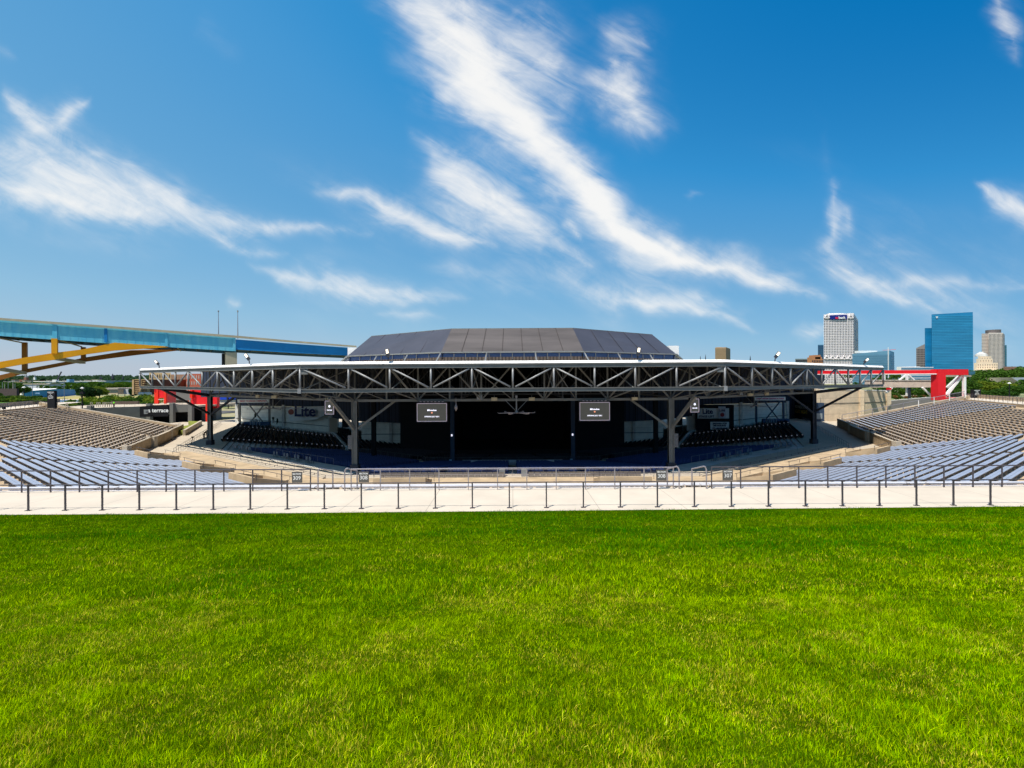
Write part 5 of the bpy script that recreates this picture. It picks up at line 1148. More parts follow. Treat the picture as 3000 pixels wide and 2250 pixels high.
for pa, pc in (((168, 994), (240, 1016)), ((-5, 990), (66, 1004)), ((515, 1013), (530, 1028))):
    a, c = bz(*pa, 0.02), bz(*pc, .98); MB().beam(a, c, .45, .5).build('wind_brace', m_par, bridge)
m = MB()
for px in range(-110, 690, 24):
    a = bz(px, 939 + px * .0755, -.006); c = bz(px, 983 + px * .065, -.006); m.beam(a, c, .05, .05)
m.build('web_seams', m_brA, bridge)
for px0, px1 in ((306, 315), (154, 168), (484, 492), (683, 691)):
    a = [(px0, 938 + px0 * .0755 + 1), (px1, 938 + px1 * .0755 + 1)]; c = [(px0, 984 + px0 * .065 - 1), (px1, 984 + px1 * .065 - 1)]; slab(MB(), a, c, -.012, .2).build('splice_plate', m_brB if px0 == 306 else m_brA, bridge)
q = bpt(677, .1); pz = bz(677, 1029, .1).z
MB().box((q.x, q.y, pz - 4.5), (5.2, 5, 7.5), .6).build('pier_cap', m_par, bridge); MB().box((q.x, q.y, (pz - 8 + 6) / 2), (4.4, 4.4, pz - 8 - 6), .6).build('pier', m_tan, bridge)
q = bpt(660, .9); MB().box((q.x, q.y, 21), (3.2, 3.2, 30), .6).build('pier', m_dark, bridge)
for px, nm in ((641, 'left one'), (697.5, 'right one')):
    a = bz(px, 984 if px < 690 else 989, .5 if px < 690 else 0); g = empty('lamp_pole', a, f'tall thin grey pole standing on the bridge deck, {nm}', 'lamp pole', 'poles on the bridge'); MB().tube(a - Vector((0, 0, .5)), (a.x, a.y, bz(px, 911, .5 if px < 690 else 0).z), .26, 8, .12).build('pole', m_galv, g); MB().box((a.x, a.y, bz(px, 912, .5 if px < 690 else 0).z), (.5, .5, .9)).build('head', m_steel_l, g)

# ================================================================ city
def tower(label, px0, px1, ytop, D, wallm, winm, nx, nz, zb=4, side=None, ybot=None, wf=.6, hf=.55, name='tower_block', parts=None, cat='building', top_m=None, ytop2=None, depth=40):
    """side=(px2, D2): right-hand side face running away to px2; facade windows individually recessed"""
    a, b = P(px0, ytop, D), P(px1, ytop if ytop2 is None else ytop2, D); zt_ = max(a.z, b.z); g = empty(name, ((a.x + b.x) / 2, D, zb), label, cat)
    if side: c = Vector((at_px(side[0], side[1]), side[1])); d = Vector((a.x + (c.x - b.x), side[1]))
    else: uu_ = (a.x if a.x > 0 else b.x) / D * 1.01; c = Vector((b.x + depth * uu_, D + depth)); d = Vector((a.x + depth * uu_, D + depth))
    MB().prism([(a.x, a.y), (b.x, b.y), (c.x, c.y), (d.x, d.y)], zb, [a.z, b.z, b.z, a.z]).build('wall', wallm, g)
    m = MB(); pr = .12 * D / 300
    z1 = min(a.z, b.z) - (zt_ - zb) * .012
    def face(p, q, n, out):
        W_ = (q - p).length; H_ = z1 - zb; dx = (q - p) / n; dz = H_ / nz
        for i in range(n):
            for k in range(nz):
                s = p + dx * (i + .5 - wf / 2); e = p + dx * (i + .5 + wf / 2); zz0 = zb + dz * (k + .5 - hf / 2); zz1 = zb + dz * (k + .5 + hf / 2)
                m.add([(s.x + out.x, s.y + out.y, zz0), (e.x + out.x, e.y + out.y, zz0), (e.x + out.x, e.y + out.y, zz1), (s.x + out.x, s.y + out.y, zz1)], [(0, 1, 2, 3)])
    face(Vector((a.x, a.y)), Vector((b.x, b.y)), nx, Vector((0, -pr)))
    if side:
        q0, q1 = Vector((b.x, b.y)), c; o = Vector(((q1 - q0).y, -(q1 - q0).x)).normalized() * pr; n2 = side[2] if len(side) > 2 else max(2, int(nx * (q1 - q0).length / (b.x - a.x))); face(q0, q1, n2, o)
    m.build('windows', winm, g, kind='stuff')
    if top_m: MB().box(((a.x + b.x) / 2, D + 12, zt_ - 1.5), ((b.x - a.x) * .5, 10, 4)).build('roof_plant', top_m, g)
    return g, a, b
m_w1 = mat('white_grid_facade', (.86, .80, .80), .7, var=.03, scale=.01); m_win = mat('dark_window', (.035, .035, .045), .4, spec=.4); m_winb = mat('blue_window', (.05, .17, .28), .25, spec=.6)
g, a, b = tower('tall white office tower with a dense grid of windows and a blue bank sign', 2413, 2501, 922, 1150, m_w1, m_win, 19, 42, side=(2515, 1290, 10), ytop2=917, wf=.60, hf=.46, top_m=m_w1)
s0, s1 = P(2432, 931, 1148), P(2482, 924.5, 1148)
MB().add([(s0.x, 1148, s0.z - 4), (s1.x, 1148, s0.z - 4), (s1.x, 1148, s1.z + 2), (s0.x, 1148, s1.z + 1), (s0.x, 1149.3, s0.z - 4), (s1.x, 1149.3, s0.z - 4), (s1.x, 1149.3, s1.z + 2), (s0.x, 1149.3, s1.z + 1)], [(0, 1, 2, 3), (7, 6, 5, 4), (0, 4, 5, 1), (2, 6, 7, 3)]).build('name_board', mat('deep_blue_sign', (.01, .02, .2), .5), g)
text('letters_red', 'us', facing(((s0.x * .62 + s1.x * .38), 1147.2, s0.z), az=-math.pi / 2), 8.5, mat('sign_red', (.7, .03, .08), .5), g, .2, bold=.3)
text('letters_white', 'bank', facing(((s0.x * .32 + s1.x * .68), 1147.2, s0.z), az=-math.pi / 2), 8.5, m_ptxt, g, .2, bold=.3)
for zc in (921, 1041):
    m = MB(); 
    for i in range(5 if zc > 1000 else 2):
        x0_ = (2415 + i * 17) if zc > 1000 else (2415 if i == 0 else 2485); w_ = 15
        p0, p1, p2 = P(x0_, zc + 10, 1148.4), P(x0_ + w_, zc + 10, 1148.4), P(x0_ + w_ / 2, zc, 1148.4)
        for u_, v_ in ((p0, p2), (p1, p2)): m.beam(u_, v_, 1.2, 2.2)
        m.beam(P(x0_, zc + 10, 1148.2), P(x0_ + w_, zc + 10, 1148.2), 1.0, 1.6)
    m.build('truss_band', m_w1, g)
tower('narrow blue glass tower peeking left of the white tower', 2396, 2413, 1010, 1400, m_winb, m_glass, 5, 20, wf=.85, hf=.7)
g, a, b = tower('stepped orange brown stone building left of the white tower', 2378, 2412, 1052, 950, mat('orange_stone', (.42, .20, .09), .8), m_win, 7, 8)
for px0, px1, yt in ((2383, 2408, 1046), (2388, 2404, 1040)):
    p, q = P(px0, yt, 955), P(px1, yt, 955); MB().box(((p.x + q.x) / 2, 965, p.z - 8), (q.x - p.x, 20, 16)).build('tier', MATS['orange_stone'], g)
tower('low grey green office block on the skyline', 2330, 2371, 1051, 1300, mat('grey_green_facade', (.16, .22, .24), .6), m_win, 8, 8, wf=.9, top_m=m_grayc)
tower('tan concrete tower rising alone above the right roof wing', 2095, 2127, 1019, 1500, mat('tan_tower_facade', (.42, .29, .17), .8), mat('tan_tower_window', (.20, .15, .09), .5), 14, 26, side=(2140, 1580, 9), ytop2=1017, wf=.5, top_m=m_tan)
tower('wide pale blue glass office block right of the white tower', 2497, 2607, 1037, 820, mat('pale_blue_glass', (.16, .34, .46), .2, .2, .12, .02, spec=.7), mat('pale_glass_line', (.11, .25, .36), .15, spec=.7), 22, 14, side=(2620, 870, 4), ytop2=1027, wf=.94, hf=.7, top_m=m_white)
tower('grey tower with a slanted top left of the blue glass skyscraper', 2684, 2713, 1020, 1100, mat('grey_stone_facade', (.33, .30, .28), .8), m_win, 7, 16, ytop2=1006, wf=.55)
m_nm = mat('blue_curtain_glass', (.012, .20, .42), .2, .0, .22, .02, spec=.8, streak=(.4, .4, 4)); m_nml = mat('blue_glass_bands', (.022, .26, .49), .12, .0, .2, .03, spec=.9, streak=(.4, .4, 5))
g, a, b = tower('tallest blue glass skyscraper with a flat slanted top', 2729, 2850, 921, 1050, m_nm, m_nml, 26, 44, ytop2=914, wf=.96, hf=.72)
p, q = P(2712, 961, 1060), P(2736, 961, 1060); MB().box(((p.x + q.x) / 2, 1061, (p.z + 4) / 2), (q.x - p.x, 3, p.z - 4)).build('side_wing', m_nm, g)
p = P(2744, 930, 1049); MB().poly([(p.x - 3.2, 1048.3, p.z + 2), (p.x, 1048.3, p.z - 2.4), (p.x + 3.2, 1048.3, p.z + 2)]).build('emblem', m_ptxt, g)
tower('long low office block with blue and white bands behind the red gate', 2640, 2735, 1075, 520, mat('white_band', (.55, .58, .62), .5), m_winb, 1, 9, zb=6, wf=1.0, hf=.5, top_m=m_white)
g, a, b = tower('pale high-rise with a dark drum on its roof', 2896, 2938, 975, 1500, mat('pale_highrise', (.74, .66, .60), .8), m_win, 11, 38, side=(2944, 1560, 3), wf=.55, hf=.55)
p, q = P(2879, 977, 1510), P(2901, 977, 1510); MB().box(((p.x + q.x) / 2, 1512, (p.z + 4) / 2), (q.x - p.x, 3, p.z - 4)).build('side_wing', lines_mat('striped_pale', (.62, .55, .5), (.2, .18, .18), (0, 0, .22), 1.8), g)
p = P(2917, 966, 1510); MB().tube((p.x, 1518, a.z - 3), (p.x, 1518, p.z), 18, 24).build('roof_drum', mat('dark_drum', (.14, .12, .12), .7), g)
tower('dark teal tower right behind the pale high-rise', 2940, 2949, 1011, 1620, mat('teal_facade', (.04, .13, .14), .4), m_winb, 3, 20)
m_cream = mat('cream_stone', (.80, .66, .48), .8, var=.06); m_crw = mat('cream_window', (.30, .23, .18), .6)
g, a, b = tower('cream stepped stone building in front of the pale high-rise', 2855, 2924, 1083, 900, m_cream, m_crw, 15, 5, zb=8, wf=.4)
for px0, px1, yt, dd in ((2862, 2924, 1063, 915), (2869, 2908, 1051, 925), (2874, 2904, 1044, 935)):
    p, q = P(px0, yt, dd), P(px1, yt, dd); t_ = MB().box(((p.x + q.x) / 2, dd + 3, p.z - 12), (q.x - p.x, 6, 24)).build('tier', m_cream, g)
    m = MB(); n = int((q.x - p.x) / 4.5)
    for i in range(n):
        for k in range(3): m.box((p.x + (i + .5) * (q.x - p.x) / n, dd - .15, p.z - 4 - k * 5), (1.5, .2, 2.4))
    m.build('windows', m_crw, t_, kind='stuff')
p = P(2889, 1036, 940); MB().lathe((p.x, 950, p.z - 5), [(10, 0), (9, 4), (2, 9)], 8).build('cupola', m_grayc, g)
tower('brown brick apartment block on the bluff', 2940, 2978, 1074, 800, mat('brown_brick', (.26, .13, .085), .85), m_crw, 9, 5, zb=20, wf=.4)
tower('low teal glass block between the gate and the cream building', 2838, 2857, 1087, 700, mat('teal_glass', (.06, .16, .19), .3), m_winb, 4, 4, zb=6)
g = empty('museum_wing', P(2985, 1112, 430), 'silver angular building with dark blue glazing at the right edge', 'building')
p0, p1 = P(2964, 1106, 430), P(3060, 1112, 430); MB().add([(p0.x, 430, p0.z), (p1.x, 430, p1.z + 2), (p1.x, 430, p1.z - 5), (p0.x + 8, 430, p0.z - 5), (p0.x, 450, p0.z), (p1.x, 450, p1.z + 2), (p1.x, 450, p1.z - 5), (p0.x + 8, 450, p0.z - 5)], [(3, 2, 1, 0), (4, 5, 6, 7), (0, 1, 5, 4), (2, 3, 7, 6), (3, 0, 4, 7)]).build('shell', mat('silver_panel', (.5, .53, .58), .35, .4), g)
MB().box((p0.x + 22, 429.6, p0.z - 2.6), (26, .4, 1.8)).build('glazing', m_glass, g)
for px, yt, nm in ((2052, 1043, 'left'), (2067, 1038, 'right')):
    p = P(px, yt, 1600); MB().lathe((p.x, 1600, 60), [(5, 0), (3, 15), (.3, p.z - 60)], 6).build('spire', m_dark, label=f'tiny dark spire on the skyline, {nm} of two left of the tan tower', cat='spire', origin=(p.x, 1600, 60))
p = P(2198, 1042, 1500); MB().lathe((p.x, 1500, 60), [(4, 0), (2, 20), (.4, p.z - 60)], 6).build('spire', m_dark, label='tiny dark mast on the skyline right of the tan tower', cat='spire', origin=(p.x, 1500, 60))
p = P(2602, 1018, 700); g = empty('tower_crane', (p.x, 700, 20), 'small construction crane above the pale glass block', 'crane'); MB().box((p.x, 700, (p.z + 20) / 2), (.6, .6, p.z - 20)).build('mast', m_white, g); MB().beam((p.x - 8, 700, p.z - 4), (p.x + 11, 700, p.z - 3), .45, .45).build('jib', m_redo, g)

# ---- left distance
def lowbox(label, px0, px1, y0, y1, D, m, depth=30, roof=None, name='building', cat='building'):
    a, b = P(px0, y0, D), P(px1, y1, D); g = empty(name, ((a.x + b.x) / 2, D, b.z), label, cat); MB().box(((a.x + b.x) / 2, D + depth / 2, (a.z + b.z) / 2), (b.x - a.x, depth, a.z - b.z)).build('wall', m, g)
    if roof: MB().box(((a.x + b.x) / 2, D + depth / 2, a.z + .5), (b.x - a.x + 2, depth + 2, 1.0)).build('roof', roof, g)
    return g, a, b
m_bw = mat('blue_warehouse', (.03, .22, .46), .6, var=.08, scale=.02)
wh = empty('warehouse', (-420, 430, 7), 'long blue warehouse with a white roof beside the harbour', 'warehouse')
pA, pB, pC = P(66, 1168, 415), P(165, 1164, 440), P(243, 1157, 540); pA0 = P(50, 1169, 430)
ww = MB()
for (p, q, z0_, z1_) in ((pA, pB, P(66, 1147, 415).z, P(165, 1139.5, 440).z), (pB, pC, P(165, 1139.5, 440).z, P(243, 1142, 540).z)):
    ww.wall((p.x, p.y), (q.x, q.y), -.6, 6.5, z0_, z1_)
ww.build('wall', m_bw, wh)
MB().wall((pA0.x, pA0.y), (pA.x, pA.y), -.6, 6.5, P(60, 1149, 420).z).build('end_wall', m_white, wh)
t0, t1, t2, t3 = P(50, 1138, 470), P(165, 1138, 480), P(165, 1139.3, 439.4), P(66, 1146.5, 414.4); t4 = P(50, 1147, 428)
MB().add([tuple(t) for t in (t4, t3, t2, t1, t0)], [(0, 1, 2, 3, 4)]).add([tuple(Vector(t) - Vector((0, 0, .5))) for t in (t4, t3, t2, t1, t0)], [(4, 3, 2, 1, 0)]).build('roof', m_white, wh)
text('faded_sign', 'MARINE TERMINAL', facing(P(103, 1152.5, 423), az=R_(-108)), 1.5, mat('pale_blue_letters', (.22, .38, .6), .7), wh, .2)
lowbox('low white ribbed shed behind the blue warehouse', 70, 145, 1126, 1139, 700, lines_mat('ribbed_white_shed', (.55, .56, .62), (.3, .3, .36), (.06, 0, 0), 1.2), 40, m_conc)
lowbox('very long flat white roofed building on the left horizon', 100, 310, 1118.5, 1127, 900, mat('pale_grey_wall', (.42, .46, .50), .7), 60, m_white)
lowbox('small pale blue tower block above the long white roof', 195, 203, 1111, 1122, 880, mat('pale_blue_wall2', (.25, .42, .60), .6), 10)
lowbox('tan low industrial building, sunlit part', 296, 345, 1141, 1155, 330, mat('sunlit_tan_wall', (.62, .47, .28), .8), 25, m_conc)  # one building in two colours; sunlight put into this wall's tan
lowbox('tan low industrial building, shaded grey right part', 345.5, 376, 1140, 1155, 335, m_grayc, 25)  # same building, its shade put into the grey
lowbox('dark brown screen wall at the left picture edge', -40, 49, 1139, 1168, 205, mat('dark_brown_screen', (.075, .055, .05), .8), 1, name='screen_wall', cat='wall')
pk, a, b = lowbox('tan framed brick parking block left of the roof end', 393, 437, 1112, 1156, 260, mat('brick_infill', (.20, .085, .06), .85), 30)
for i in range(3):
    x = a.x + (b.x - a.x) * i / 2; MB().box((x, 259.6, (a.z + b.z) / 2), (1.0, .8, a.z - b.z)).build('frame_column', mat('tan_frame', (.55, .38, .20), .8), pk)
for i in range(8):
    z = b.z + (a.z - b.z) * (i + .9) / 8; MB().box(((a.x + b.x) / 2, 259.8, z), (b.x - a.x, .5, .42)).build('floor_edge', MATS['tan_frame'], pk)
m_tb = mat('tan_building_wall', (.50, .36, .20), .8, var=.2, scale=.1)
tower('tan block of flats seen through the left roof truss', 437, 500, 1092, 300, m_tb, m_win, 9, 5, zb=7, wf=.4, name='flats')
tower('dull brick block of flats seen through the left roof truss', 500, 545, 1097, 290, mat('dull_brick', (.34, .20, .13), .85), m_crw, 7, 5, zb=7, wf=.4, name='flats')
tower('red brick block seen through the left roof truss, beside the black cladding', 545, 600, 1095, 285, mat('red_brick', (.50, .13, .08), .85), mat('pale_window', (.5, .5, .5), .5), 8, 5, zb=7, wf=.35, name='flats')
random.seed(21)
ms_ = [mat(f'town_wall_{w}', c, .85, var=.1) for w, c in (('tan', (.45, .36, .26)), ('brick', (.24, .11, .08)), ('grey', (.30, .30, .29)), ('white', (.6, .58, .55)), ('red', (.32, .14, .10)))]
k = 0
for i in range(34):
    px = 12 + i * 11.3 + random.uniform(-4, 4); D = random.choice((1100, 1300, 1550, 1900)); y0 = 1114 + 8.5 - 9 * (D / 1900) + random.uniform(-1, 7) ; y1 = y0 + random.uniform(3, 7); cm = ms_[i % 5]
    lowbox(f'small {["tan","brick","grey","white","red"][i%5]} town building, {ORD[i//2+1] if i//2+1<31 else "last"} {"pair" } from the left, {"nearer" if i % 2 else "farther"} one', px, px + random.uniform(7, 18), y0, y1, D, cm, 20, ms_[(i + 2) % 5], name='town_building')
for px, yt, yb, D, w, mm, lb in ((77, 1097, 1112, 1500, 8, ms_[1], 'brown church tower with a steep grey spire on the left horizon'), (102, 1097, 1112, 1500, 4.5, m_white, 'slim white church steeple on the left horizon'), (294, 1101, 1112, 2200, 5, m_dark, 'dark twin church spire, left one'), (298, 1103, 1112, 2200, 4, m_dark, 'dark twin church spire, right one'), (330, 1094, 1110, 2000, 8, m_dark, 'tall dark church spire above the brick houses'), (360, 1100, 1111, 2200, 5, m_dark, 'small dark spire right of the tall church spire'), (237, 1113, 1120, 1500, 5, ms_[0], 'tiny tan tower in the woods')):
    p, q = P(px, yt, D), P(px, yb, D); g = empty('church_tower', (p.x, D, q.z), lb, 'church tower', 'church towers on the left horizon'); h = p.z - q.z
    MB().box((p.x, D, q.z + h * .18), (w, w, h * .5)).build('tower', mm, g); MB().lathe((p.x, D, q.z + h * .43), [(w * .62, 0), (.15, h * .57)], 6).build('spire', m_steel if mm is not m_dark else m_dark, g)
p0, p1 = P(166, 1116, 900), P(180, 1089, 900); g = empty('harbour_crane', (p0.x, 900, 7), 'leaning lattice crane boom on the left horizon', 'crane'); MB().beam(p0, p1, 1.8, 1.4).build('boom', m_dark, g); MB().box((p0.x - 2, 900, p0.z), (7, 6, 5)).build('cab', m_white, g); MB().beam((p0.x - 2, 900, p0.z), (p0.x - 2, 900, 7), 2, 2).build('mast', m_dark, g)
for i, (px, yt) in enumerate(((7, 1120), (14, 1124), (24, 1118), (38, 1115), (44, 1124), (95, 1108), (188, 1107))):
    D = 330; p = P(px, yt, D); MB().tube((p.x, D, 7), (p.x, D, p.z), .35 if px == 38 else .18, 6, .12).build('mast', m_conc if px in (14, 38) else m_steel_l, label=f'thin harbour mast, {ORD[i+1]} from the left, rising behind the shrubs', cat='mast', group='harbour masts', origin=(p.x, D, 7))
# ================================================================ left terrace building and red blocks
tb = empty('terrace_building', (-112, 145, 7), 'grey concrete terrace building with a white terrace sign and dark openings below', 'building')
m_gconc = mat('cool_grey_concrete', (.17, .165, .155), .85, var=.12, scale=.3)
T = [(-138, 128), (-121.5, 138), (-111, 146.5), (-107.2, 151), (-102.4, 152.6)]
DZ = 12.4
MB().prism([T[0], T[1], T[2], T[3], T[4], (-99, 175), (-145, 175)], DZ - .6, DZ).build('deck', m_conc, tb)
def tw(i, z0, z1, m, nm='parapet', th=.5, f0=0, f1=1, z0b=None, z1b=None):
    a, b = Vector(T[i]), Vector(T[i + 1]); a, b = a.lerp(b, f0), a.lerp(b, f1); return MB().wall(a, b, th, z0, z1, z1b, z0b).build(nm, m, tb)
tw(0, 7, DZ + .3, m_gconc, 'wall'); tw(1, 7, DZ + .3, m_gconc, 'wall'); tw(2, 10.4, DZ + .55, m_black, 'sign_board'); tw(2, 9.9, 10.38, m_gconc, 'beam'); tw(3, 10.5, DZ + .5, m_gconc, 'wall')
for p, nm in ((T[1], 1), (T[2], 2), (T[3], 3), (T[4], 4)): MB().box((p[0] + .2, p[1] - .5, 10.1), (1.2, 1.2, 6.6 if nm != 4 else 5.4)).build('pillar', m_gconc, tb)
MB().wall((T[2][0], T[2][1] + 9), (T[4][0], T[4][1] + 9), .4, 7, 12.4).build('recess_wall', m_black, tb)  # coloured black to carry the shade of the recess
for dx in (3.2, 8.3): MB().box((T[3][0] + dx, T[3][1] + 4, 10), (.7, .7, 6)).build('inner_post', m_redo if dx > 5 else m_dark, tb)
rect(404, 1212, 496, 1246, 149.5, 151.5).build('opening_shade', m_black, tb)  # black sheets, here and next, paint the shade inside the openings
rect(500, 1209, 563, 1246, 153.5, 154.5).build('opening_shade', m_black, tb)
dv = (Vector(T[3]) - Vector(T[2])); azt = math.atan2(-dv.x, dv.y) 
nv = Vector((dv.y, -dv.x)).normalized(); azt = math.atan2(nv.y, nv.x)
c = P(448, 1203, 148.3); c = Vector((c.x, c.y, c.z)) 
mid = Vector(T[2]).lerp(Vector(T[3]), .5); sc_ = nv * .62
# the sign stands on the long dark board facing the benches
sbm = empty('terrace_sign', (*P(447, 1204, 140).xy, 11), 'black sign board with white terrace lettering and a small grey square', 'sign')
a, b = P(411, 1215, 141), P(493, 1214, 143)
MB().wall((a.x, a.y), (b.x, b.y), .3, 9.8, 12.9, 13.3).build('board', m_black, sbm)
q = P(431, 1206, 141); MB().box((q.x, q.y - .5, q.z), (1.1, .1, 1.3)).build('square', m_steel_l, sbm)
text('lettering', 'a terrace', facing(P(463.5, 1202.5, 140.9), az=R_(-90)), 1.65, m_ptxt, sbm, .02, bold=.03)
text('lettering', 'eu', facing(P(431, 1206.5, 140.2), az=R_(-90)), .95, m_dark, sbm, .02, bold=.02)
rail('deck_rail', 'dark thin rail along the edge of the left terrace deck', [(T[0][0], T[0][1] - .1, DZ), (T[1][0], T[1][1] - .1, DZ), (T[2][0], T[2][1], DZ), (T[3][0], T[3][1], DZ), (T[4][0], T[4][1], DZ)], 1.1, 2.5, m_dark, base=False)
rb = empty('red_frame_building', (-112, 160, DZ), 'bright orange red open frame building standing on the terrace deck', 'building')
def rr(px0, py0, px1, py1, D0, D1, m, nm, par, th=.6): return rect(px0, py0, px1, py1, D0, D1, 0, th).build(nm, m, par)
rr(452, 1141, 463, 1183, 158, 158, m_redo, 'post', rb); rr(480, 1141, 486, 1183, 158, 158, m_redo, 'post', rb); rr(452, 1140, 520, 1147, 157.8, 160, m_red, 'beam', rb); rr(486, 1147, 514, 1180, 158.2, 168, m_red, 'side_panel', rb, .3); rr(463, 1141, 480, 1166, 163, 163, m_red, 'rear_panel', rb); rr(463, 1170, 480, 1171, 157, 157, m_white, 'handrail', rb, .1)
rb2 = empty('red_block_building', (-103, 165, 7), 'solid bright red box building raised on grey piers left of the roof column', 'building')
rr(560, 1140, 636, 1196, 163, 163, m_red, 'block', rb2, 1.5); rr(574, 1194, 588, 1236, 163, 163, m_gconc, 'pier', rb2, 3); rr(616, 1196, 634, 1234, 163.5, 163.5, m_gconc, 'pier', rb2, 3); rr(588, 1196, 606, 1238, 160, 160, mat('pale_cabinet', (.33, .33, .33), .7), 'service_box', rb2, 3); rr(556, 1143, 563, 1166, 162, 162, m_redo, 'edge_panel', rb2, 2)
rr(514, 1146, 560, 1172, 175, 175, m_gconc, 'rear_wall', rb2, 1)
q = P(578, 1200, 160); MB().tube(q, q - Vector((0, .4, 0)), 1.3, 20).build('round_sign', m_black, label='round black sign hanging under the red box building', cat='sign', origin=q)
aw = empty('blue_awnings', P(665, 1178, 200), 'pair of bright blue stall awnings above a pale counter, right of the red box', 'stall')
rr(638, 1160, 664, 1171, 200, 200, mat('royal_blue', (.01, .06, .5), .6), 'awning', aw, 4); rr(667, 1159, 694, 1170, 200, 200, MATS['royal_blue'], 'awning', aw, 4); rr(638, 1172, 695, 1179, 201, 201, m_psc, 'counter', aw, 1); rr(664.5, 1159, 666.5, 1180, 199.5, 199.5, m_dark, 'post', aw, .5)
# yellow tiered umbrella, white tanks, kiosks, lamps
q = P(417, 1176, 185); g = empty('yellow_umbrella', q, 'yellow two-tiered umbrella canopy among the bushes', 'umbrella'); my = mat('bright_yellow', (.75, .55, .01), .6)
MB().lathe(tuple(q + Vector((0, 0, .4))), [(1.8, 0), (.9, .6), (.2, .9)], 14).build('lower_canopy', my, g); MB().lathe(tuple(q + Vector((0, 0, 1.5))), [(1.1, 0), (.2, .7)], 14).build('upper_canopy', mat('deep_yellow', (.55, .33, .02), .6), g); MB().tube(q - Vector((0, 0, 2)), q + Vector((0, 0, 1.6)), .1).build('pole', m_steel_l, g)
for px, nm in ((416, 'left'), (434, 'right')):
    q = P(px, 1153.5, 250); g = empty('white_tank', q, f'white cylindrical tank, {nm} of a pair, below the brick parking block', 'tank', 'pair of white tanks'); MB().tube(q - Vector((1.45, 0, 0)), q + Vector((1.45, 0, 0)), .8, 12).build('shell', m_white, g); MB().box((q.x, q.y, q.z - 1.2), (2, .8, .9)).build('stand', m_dark, g)
def kiosk(px0, px1, y0, y1, D, lb, mirror=False):
    a, b = P(px0, y0, D), P(px1, y1, D); g = empty('information_totem', ((a.x + b.x) / 2, D, b.z), lb, 'totem sign', 'black totem signs'); MB().box(((a.x + b.x) / 2, D + .3, (a.z + b.z) / 2 - .1), (b.x - a.x, .6, a.z - b.z + .2)).build('slab', m_black, g)
    h = a.z - b.z; xo = .30 if mirror else -.12
    text('title', 'AMERICAN', facing(((a.x + b.x) / 2 + xo * .3, D - .02, a.z - h * .09), az=-math.pi / 2), .30, m_ptxt, g, .004, bold=.004); text('title', 'FAMILY', facing(((a.x + b.x) / 2 + xo * .3, D - .02, a.z - h * .15), az=-math.pi / 2), .28, m_ptxt, g, .004)
    MB().tube(((a.x + b.x) / 2 + xo * .3, D, a.z - h * .2), ((a.x + b.x) / 2 + xo * .3, D - .03, a.z - h * .2), .12, 3).build('emblem', m_ptxt, g)
    for i, t in enumerate(('ENTER', 'SECTIONS', 'RESERVED')): text('line', t, facing(((a.x + b.x) / 2 + xo * .3, D - .02, a.z - h * (.30 + .075 * i)), az=-math.pi / 2), .25, m_ptxt, g, .004, bold=.003)
kiosk(138, 160, 1145, 1193, 104.5, 'tall black totem sign with white lines on the left rim'); kiosk(2849, 2874, 1141, 1175, 125, 'squat black totem sign with white lines on the right rim', True)
def lamp(px, yt, yb, D, lb):
    a, b = P(px, yt, D), P(px, yb, D); g = empty('lamp_post', b, lb, 'lamp post', 'black lamp posts'); MB().tube(b - Vector((0, 0, 1)), a - Vector((0, 0, .5)), .13, 8, .1).build('pole', m_black, g); MB().lathe(tuple(a - Vector((0, 0, .55))), [(.12, 0), (.22, .2), (.45, .22), (.30, .42), (.05, .55)], 10).build('lamp_head', m_psc, g); MB().lathe(tuple(b - Vector((0, 0, .2))), [(.3, 0), (.26, .5), (.14, .7)], 10).build('base', m_black, g)
lamp(70, 1132, 1180, 128, 'black lamp post left of the black totem sign'); lamp(241, 1134, 1186, 124, 'black lamp post beside the dark round trees'); lamp(2957, 1120, 1162, 135, 'black lamp post in front of the right grove')
q = P(241, 1151, 123.8); MB().box(tuple(q), (.9, .5, .6)).build('loudspeaker', m_black, label='black loudspeaker box fixed to the lamp post by the dark trees', cat='loudspeaker', origin=q)
for px, y0_, D in ((2982, 1180, 104), (11, 1195, 92)):
    a = P(px, y0_, D); g = empty('pole_speaker', (a.x, a.y, 14.5), f'small black speaker on a thin pole at the {"right" if px > 1000 else "left"} picture edge', 'speaker', 'small pole speakers'); MB().box(tuple(a), (.42, .3, .5)).build('case', m_black, g); MB().tube((a.x, a.y, a.z - 2.2), (a.x, a.y, a.z), .05).build('pole', m_black, g)
for i, px in enumerate((166, 196, 268, 286, 291, 304, 312, 318, 324)):
    D = 136 if px > 200 else 112; a, b = P(px - 3, 1179 if px > 200 else 1181, D), P(px + 3, 1188 if px > 200 else 1190, D); g = empty('white_frame_stand', ((a.x + b.x) / 2, D, b.z), f'small pale square frame stand, {ORD[i+1]} from the left, beyond the left rim wall', 'frame stand', 'pale frame stands beyond the left rim'); m = MB()
    for x in (a.x, b.x): m.box((x, D, (a.z + b.z) / 2 - .2), (.1, .1, a.z - b.z + .4))
    m.build('uprights', m_conc, g); m = MB()
    for f in (0, .5): m.box(((a.x + b.x) / 2, D, a.z + (b.z - a.z) * f), (b.x - a.x, .1, .1))
    m.build('crossbars', m_conc, g)
lowbox('dark brown low fence wall on the left terrace', 325, 405, 1176, 1184, 148, mat('dark_brown_fence', (.10, .07, .055), .8), .6, name='fence_wall', cat='fence')
